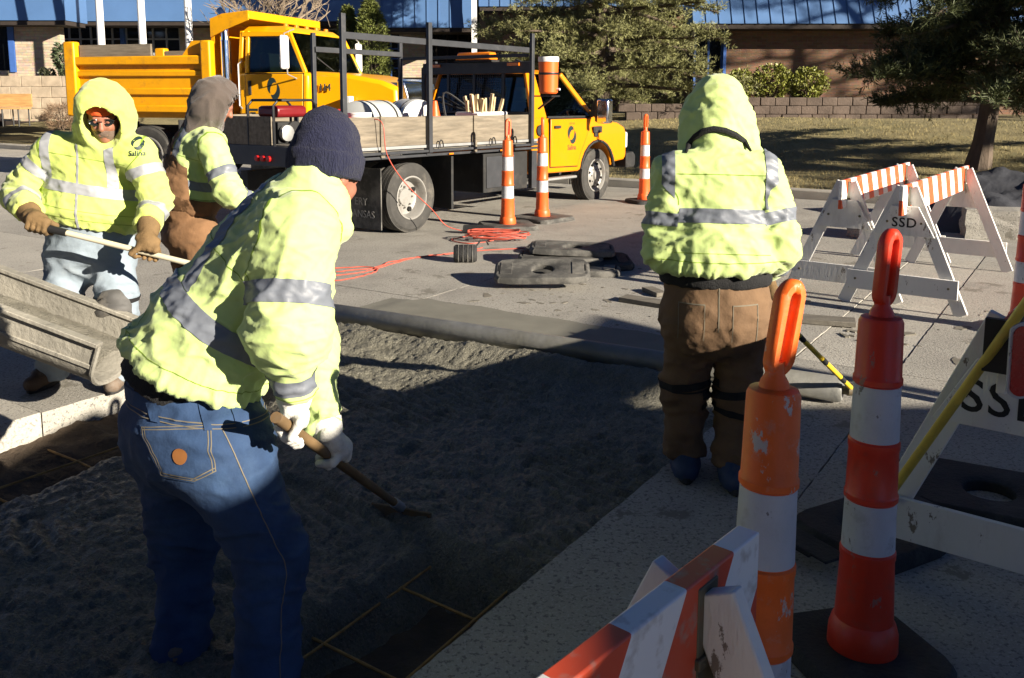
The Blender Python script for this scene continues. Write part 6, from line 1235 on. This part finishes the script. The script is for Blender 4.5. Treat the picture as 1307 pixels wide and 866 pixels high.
# ---------------------------------------------------------------- hooded worker seen from behind
J = dict(pelvis=P(914, 392, 3.55), rh=P(944, 408, 3.55), lh=P(883, 408, 3.57), rk=P(942, 505, 3.60), lk=P(874, 495, 3.64), ra=P(935, 607, 3.55), la=P(874, 592, 3.66), neck=P(917, 192, 3.62), chest=P(915, 250, 3.57), rs=P(972, 224, 3.56), ls=P(858, 226, 3.58),
         re=P(993, 308, 3.50), le=P(850, 308, 3.55), rw=P(975, 345, 3.78), lw=P(886, 352, 3.86), head=P(915, 147, 3.70), face=(.12, .84, -.53), hup=(.03, .52, .86))
cfg = dict(fwd=(.12, .99, 0), waist=P(913, 352, 3.55), hem=P(910, 349, 3.4), hemn=(0, 0, 1), wr=.238, cr=.21, ar=.082, h=.0085, hp=.0105, jm=m_hv, rm=m_retro, hood='same', hs=.88, drape=True, band=.235, vlat=.198, ab=.66, pm=m_duck, bm=m_bootb, tr=(.108, .088, .083), seed=2., cuffz=.085, bsc=1.15, wk=1.15)
W2, g2, j2, p2_, po2, L2, R2, S2 = worker(J, 'person in hi-vis hooded jacket and brown trousers seen from behind, holding the pull pole', (V3(G(905, 625))[0], V3(G(905, 625))[1], 0), cfg); b2 = V3(W2.location)
# black tube drawn in for the shaded gap under the hood, waist ribbing, knee straps, trouser seams
bv2 = BVHTree.FromPolygons([Vector(v) for v in g2.V], [tuple(f) for f in g2.F]); cp = []
for px, py in ((876, 196), (880, 185), (888, 175), (898, 168), (911, 165), (925, 167), (938, 173), (949, 182), (958, 194)):
    h = bv2.ray_cast(Vector((0, 0, CAMH)), ray(px, py).normalized())
    if h[0]: cp.append(h[0] - Vector(b2) + h[1] * .004)
g = MB(); g.tube(cp, [.004] + [.013] * (len(cp) - 2) + [.004], 8); obj('hem_gap_shade', g, m_blackf, j2)
def rib2(p): w_ = S2['wst']; return np.maximum(sd_cone(p, w_ - [0, 0, .06], w_ + [0, 0, .05], .218, .226, S2['fwd'], .76), np.maximum(p[:, 2] - w_[2] - .03, w_[2] - .028 - p[:, 2]))
Garment(rib2, S2['wst'] - .3, S2['wst'] + .3, .014, lambda p, n: folds(p, [0, 0, 1], (14, 14, 4), .005, 2.)).build('waist_ribbing', m_blackf, b2, W2)
q = p2_.V
for s in 'rl':
    k_ = S2['J'][s + 'k']; cl_ = .17 - np.linalg.norm(q - k_, axis=1); sl_ = .12 * ((q - k_) @ S2['rgt'])
    p2_.clip('knee_strap', [band(q[:, 2] - sl_, k_[2] + .035, .016), cl_], m_blackf, b2, po2, .004); p2_.clip('knee_strap', [band(q[:, 2] + sl_, k_[2] - .055, .013), cl_] if s == 'r' else [band(q[:, 2], k_[2] + .012, .004), cl_], m_blackf, b2, po2, .004)
lt = (q - S2['wst']) @ S2['rgt']; p2_.clip('seam', [band(lt, .0, .002), q[:, 2] - S2['J']['pelvis'][2] + .06], m_stitch, b2, po2, .002, facing=-S2['fwd'])
for s in (-1, 1):
    for lo_, hi_ in ((.052, .055), (.148, .151)): p2_.clip('pocket_stitching', [s * lt - lo_, hi_ - s * lt, q[:, 2] - S2['J']['pelvis'][2] + .10, S2['J']['pelvis'][2] + .045 - q[:, 2]], m_stitch, b2, po2, .002, facing=-S2['fwd'])
    p2_.clip('pocket_stitching', [s * lt - .052, .151 - s * lt, band(q[:, 2], S2['J']['pelvis'][2] + .045, .0022)], m_stitch, b2, po2, .002, facing=-S2['fwd'])
GA_ = V3(PULL0) + V3(PULL1 - PULL0) * 1.0; GB_ = V3(PULL0) + V3(PULL1 - PULL0) * 1.14; pdv = V3(PULL1 - PULL0)
glove('glove', m_glvb, b2, W2, S2['J']['rw'], GA_, pdv, S2['J']['rw'] - GA_, h=.008); glove('glove', m_glvb, b2, W2, S2['J']['lw'], GB_, pdv, S2['J']['lw'] - GB_, h=.008)
# ---------------------------------------------------------------- bearded worker facing us, pole in both hands
J = dict(pelvis=P(114, 315, 4.78), rh=P(90, 322, 4.78), lh=P(142, 322, 4.76), rk=P(77, 392, 4.68), lk=P(150, 392, 4.62), ra=P(64, 480, 4.86), la=P(152, 482, 4.84), neck=P(127, 188, 4.80), chest=P(118, 235, 4.76), rs=P(66, 192, 4.76), ls=P(178, 196, 4.72),
         re=P(27, 242, 4.74), le=P(199, 255, 4.68), rw=P(36, 272, 4.52), lw=P(188, 288, 4.48), head=P(133, 150, 4.69), face=(.22, -.90, -.40), hup=(.08, -.38, .92))
cfg = dict(fwd=(.1, -.99, 0), waist=P(115, 288, 4.77), wr=.235, cr=.212, ar=.082, h=.009, hp=.012, jm=m_hv3, rm=m_retro3, hood='same', hs=1.14, peak=True, open=(.094, .13, .118), band=.20, vlat=.17, ab=.42, fb=.55, pm=m_jeanl, bm=m_boot, tr=(.115, .10, .088), seed=7., cuffz=.03, toe=dict(r=(-.1, -1, 0), l=(.2, -1, 0)), hh=.006, wk=.9)
gx = G(105, 498); W3, g3, j3, p3_, po3, L3, R3, S3 = worker(J, 'person with orange cap, safety glasses and raised hi-vis hood holding a pale pole', (gx.x, 4.8, 0), cfg); b3 = V3(W3.location)
q = g3.V; lt = (q - S3['wst']) @ S3['rgt']; fz = (q - S3['wst']) @ S3['fwd']; g3.clip('zip', [band(lt + .005, 0, .006), fz, S3['sdh'](q) - .01], m_retro3, b3, j3, .003, facing=S3['fwd'])
def rimg(p): return np.maximum(sd_ell(p, L3(0, -.008, .045), (.086, .105, .10), R3), -((p - L3(0, 0, .045)) @ R3)[:, 2])
Garment(rimg, V3(J['head']) - .17, V3(J['head']) + .2, .0085, lambda p, n: .004 * fbm(p * 30, 2)).build('orange_cap', m_orcap, b3, W3)
def brd(p): d = sd_ell(p, L3(0, .03, -.05), (.060, .066, .076), R3); qq = (p - L3(0, 0, 0)) @ R3; return np.maximum(np.maximum(d, qq[:, 2] + .035), .02 - qq[:, 1])
Garment(brd, V3(J['head']) - .16, V3(J['head']) + .16, .007, lambda p, n: .003 * fbm(p * 50, 2)).build('beard', m_beard, b3, W3)
gl_ = MB()
for s in (-1, 1):
    pts = [Vector(L3(s * (.032 + .026 * math.cos(a)), .098 - .012 * abs(math.cos(a)), .014 + .017 * math.sin(a)) - b3) for a in np.linspace(0, 2 * math.pi, 15)]; gl_.tube(pts, .0028, 5, False); gl_.tube([Vector(L3(s * .058, .09, .018) - b3), Vector(L3(s * .08, .0, .015) - b3)], .003, 5); gl_.add([Vector(L3(s * (.032 + .026 * math.cos(a)), .096 - .012 * abs(math.cos(a)), .014 + .017 * math.sin(a)) - b3) for a in np.linspace(0, 2 * math.pi, 13)[:-1]], [tuple(range(12))])
gl_.tube([Vector(L3(-.008, .101, .02) - b3), Vector(L3(.008, .101, .02) - b3)], .003, 5); obj('safety_glasses', gl_, M('dark_lens', (.015, .018, .02), .08, spec=.7), W3)
# chest emblem laid on the cloth
bv = BVHTree.FromPolygons([Vector(v) for v in g3.V], [tuple(f) for f in g3.F]); vx, f = swirl(.062); tv, tf_ = text_mesh('Salina', .036, 0.0, 1.0, .0008); em = MB(); o_ = V3(P(147, 188, 4.3)); 
def lay(vs, dy): 
    out = []
    for p in vs:
        w_ = Vector(o_ - S3['rgt'] * p[0] * 1.0 + np.array([0, 0, p[1] + dy])); h = bv.ray_cast(w_, Vector(S3['fwd'] * -1)); out.append((h[0] + Vector(S3['fwd']) * .003 - Vector(b3)) if h[0] else w_ - Vector(b3))
    return out
em.add(lay([(a, b_, c_) for a, b_, c_ in vx], .0), f); em.add(lay([(a, b_, 0) for a, b_, c_ in tv], -.052), tf_); obj('emblem', em, m_logo, j3, smooth=False, fix=False)
q = p3_.V
for s in 'rl':
    k_ = S3['J'][s + 'k'] + np.array([0, 0, -.02]); rr_ = 1 - (((q - k_) @ S3['rgt']) / .085) ** 2 - ((q[:, 2] - k_[2]) / .12) ** 2; pad = p3_.clip('knee_pad', [rr_, (q - k_) @ S3['fwd'] + .02], m_kp, b3, po3, .02, facing=S3['fwd'])
    for dz in (.06, -.06): p3_.clip('knee_strap', [band(q[:, 2], k_[2] + dz, .012), .16 - np.linalg.norm(q - k_, axis=1)], m_blackf, b3, po3, .004)
T0, T1 = P(46, 288, 4.42), P(345, 362, 4.42); td = V3(T1 - T0); pole = thing('float_pole', 'pale metal pole held in tan gloves in front of faded jeans', 'pole', T0); g = MB(); g.tube([(0, 0, 0), T1 - T0], .0145, 12); obj('shaft', g, M('pale_pole', (.68, .62, .46), .35, metal=.2, var=.08), pole); g = MB(); g.tube([(T1 - T0) * -.02, (T1 - T0) * .13], .019, 12); obj('grip', g, m_blk, pole)
GA_, GB_ = V3(T0) + td * .012, V3(T0) + td * .475
glove('glove', m_glvb, b3, W3, S3['J']['rw'], GA_ + np.array([0, 0, .0]), td, (-.2, -.3, 1), h=.006, sc=1.15, rh=.016); glove('glove', m_glvb, b3, W3, S3['J']['lw'], GB_, td, (.1, -.5, 1), h=.006, sc=1.15, rh=.016, flip=-1)
for s, gp_ in (('r', GA_), ('l', GB_)): w_ = S3['J'][s + 'w']; e = nrm(w_ - S3['J'][s + 'e']); cuff(w_ - e * .06, w_ + (gp_ - w_) * .4, .062, .045, m_glvb, b3, W3)
# ---------------------------------------------------------------- worker in brown hood and bib overalls
J = dict(pelvis=P(243, 292, 5.62), rh=P(254, 300, 5.52), lh=P(236, 298, 5.72), rk=P(266, 375, 5.48), lk=P(246, 372, 5.72), ra=G(262, 452, .09), la=G(240, 440, .09), neck=P(256, 160, 5.60), chest=P(250, 205, 5.58), rs=P(270, 186, 5.42), ls=P(252, 178, 5.74),
         re=P(293, 245, 5.34), le=P(280, 245, 5.86), rw=P(326, 262, 5.46), lw=P(324, 264, 5.72), head=P(276, 134, 5.60), face=(.80, .25, -.52), hup=(.52, .16, .84))
cfg = dict(fwd=(.86, .5, 0), waist=P(240, 262, 5.62), wr=.188, cr=.192, flat=.85, ar=.080, h=.0115, hp=.013, jm=m_hv, rm=m_retro, hood=m_hoodb, hs=.98, band=.17, vlat=.135, ab=.62, pm=m_duck4, bm=m_boot, tr=(.112, .095, .088), seed=11., bib=.30, wk=1.0)
gx = G(252, 450); W4, g4, j4, p4_, po4, L4, R4, S4 = worker(J, 'person in brown hood and brown bib overalls over a hi-vis jacket', (gx.x, gx.y, 0), cfg); b4 = V3(W4.location)
q = g4.V; lt = (q - S4['wst']) @ S4['rgt']; s_ = (q - S4['wst']) @ S4['spn']; na = np.minimum(S4['sda'](q, 'r'), S4['sda'](q, 'l')) - S4['sdt'](q)
fq = (q - S4['wst']) @ S4['fwd']; g4.clip('bib_back', [-fq - .03, .40 - s_ - .6 * np.abs(lt), na - .0], m_duck4, b4, po4, .012); g4.clip('bib_waist', [.085 - s_, na + .01], m_duck4, b4, po4, .012)
for sg in (1, -1): g4.clip('overall_strap', [band(sg * lt, .075, .022), s_ - .22, na + .03], m_duck4, b4, po4, .008)
GA_ = S4['J']['rw'] + np.array([.10, .05, -.02]); GB_ = S4['J']['lw'] + np.array([.10, -.05, -.02]); t4 = thing('hand_trowel', 'short wooden handle held by the worker in brown overalls', 'handle', Vector(GA_ * .5 + GB_ * .5)); c_ = V3(t4.location); g = MB(); dvv = nrm(GB_ - GA_); g.tube([Vector(GA_ - c_ - dvv * .15), Vector(GB_ - c_ + dvv * .15)], .014, 8); obj('handle', g, m_hdl, t4)
for s, gp_ in (('r', GA_), ('l', GB_)): glove('glove', m_glvb, b4, W4, S4['J'][s + 'w'], gp_, dvv, S4['J'][s + 'w'] - gp_, h=.009)
# ================================================================== out of view: the mixer truck, and a block added against sky light
mt = thing('concrete_mixer_truck', 'concrete mixer truck with dark drum backed up to the chute', 'truck', (-4.9, 4.5, 0), math.pi)
m_drum = M('mixer_drum', (.06, .075, .07), .5, var=.2, vs=2, dirt=(.16, .15, .13), ds=2, damt=.4)
b = MB(); b.lathe([(.45, 0.2), (.62, .9), (1.15, 2.4), (1.2, 3.6), (.9, 4.8), (.4, 5.1), (0, 5.1)], 28, (0, 0, 0), 'x'); b.xf(Matrix.Translation((0, 0, 2.75)) @ Matrix.Rotation(math.radians(9), 4, 'Y')); obj('drum', b, m_drum, mt)
b = MB(); b.bb(.2, 8.0, -.45, .45, .8, 1.1); obj('chassis', b, m_chas, mt); b = MB(); b.bb(6.0, 7.9, -1.15, 1.15, .8, 2.7); obj('cab', b, m_yld, mt, bevel=.1); b = MB(); b.bb(.1, .5, -.6, .6, 1.1, 2.2); b.bb(-.15, .4, -.28, .28, 1.62, 2.3); obj('hopper', b, m_chas, mt, bevel=.03)
for x in (1.6, 2.9, 7.0):
    for y in (-1.0, 1.0): b = MB(); b.lathe([(.2, -.15), (.5, -.15), (.53, -.08), (.53, .08), (.5, .15), (.2, .15)], 24, (x, y, .53), 'y'); obj('wheel', b, m_tyre, mt)
b = MB(); b.tube([(-.9, -.2, 0), (-.9, -.2, .98)], .03, 8); b.tube([(.2, -.2, 1.0), (-.9, -.2, .95)], .03, 8); obj('chute_strut', b, m_chas, mt)
sh = thing('sky_blocker', 'brown brick block with windows, added behind the camera to hold back sky light', 'building', (-18, -14, 0))  # unseen, added to block part of the sky and deepen shade
m_bk2 = brick_mat('blocker_brick', (.16, .085, .055), (.10, .055, .04), (.14, .11, .09))
b = MB(); b.bb(-30, 22, -8, 0, -.3, 11); obj('wall', b, m_bk2, sh, smooth=False); b = MB(); b.bb(-30.2, 22.2, -.2, .25, 10.6, 11.2); obj('parapet', b, m_dark, sh, smooth=False)
for i in range(11):
    for z0, z1 in ((.6, 3.2), (5.2, 7.6)): b = MB(); x = -28 + i * 4.6; b.bb(x, x + 2.2, .01, .06, z0, z1); obj('window', b, m_glassd, sh, smooth=False)
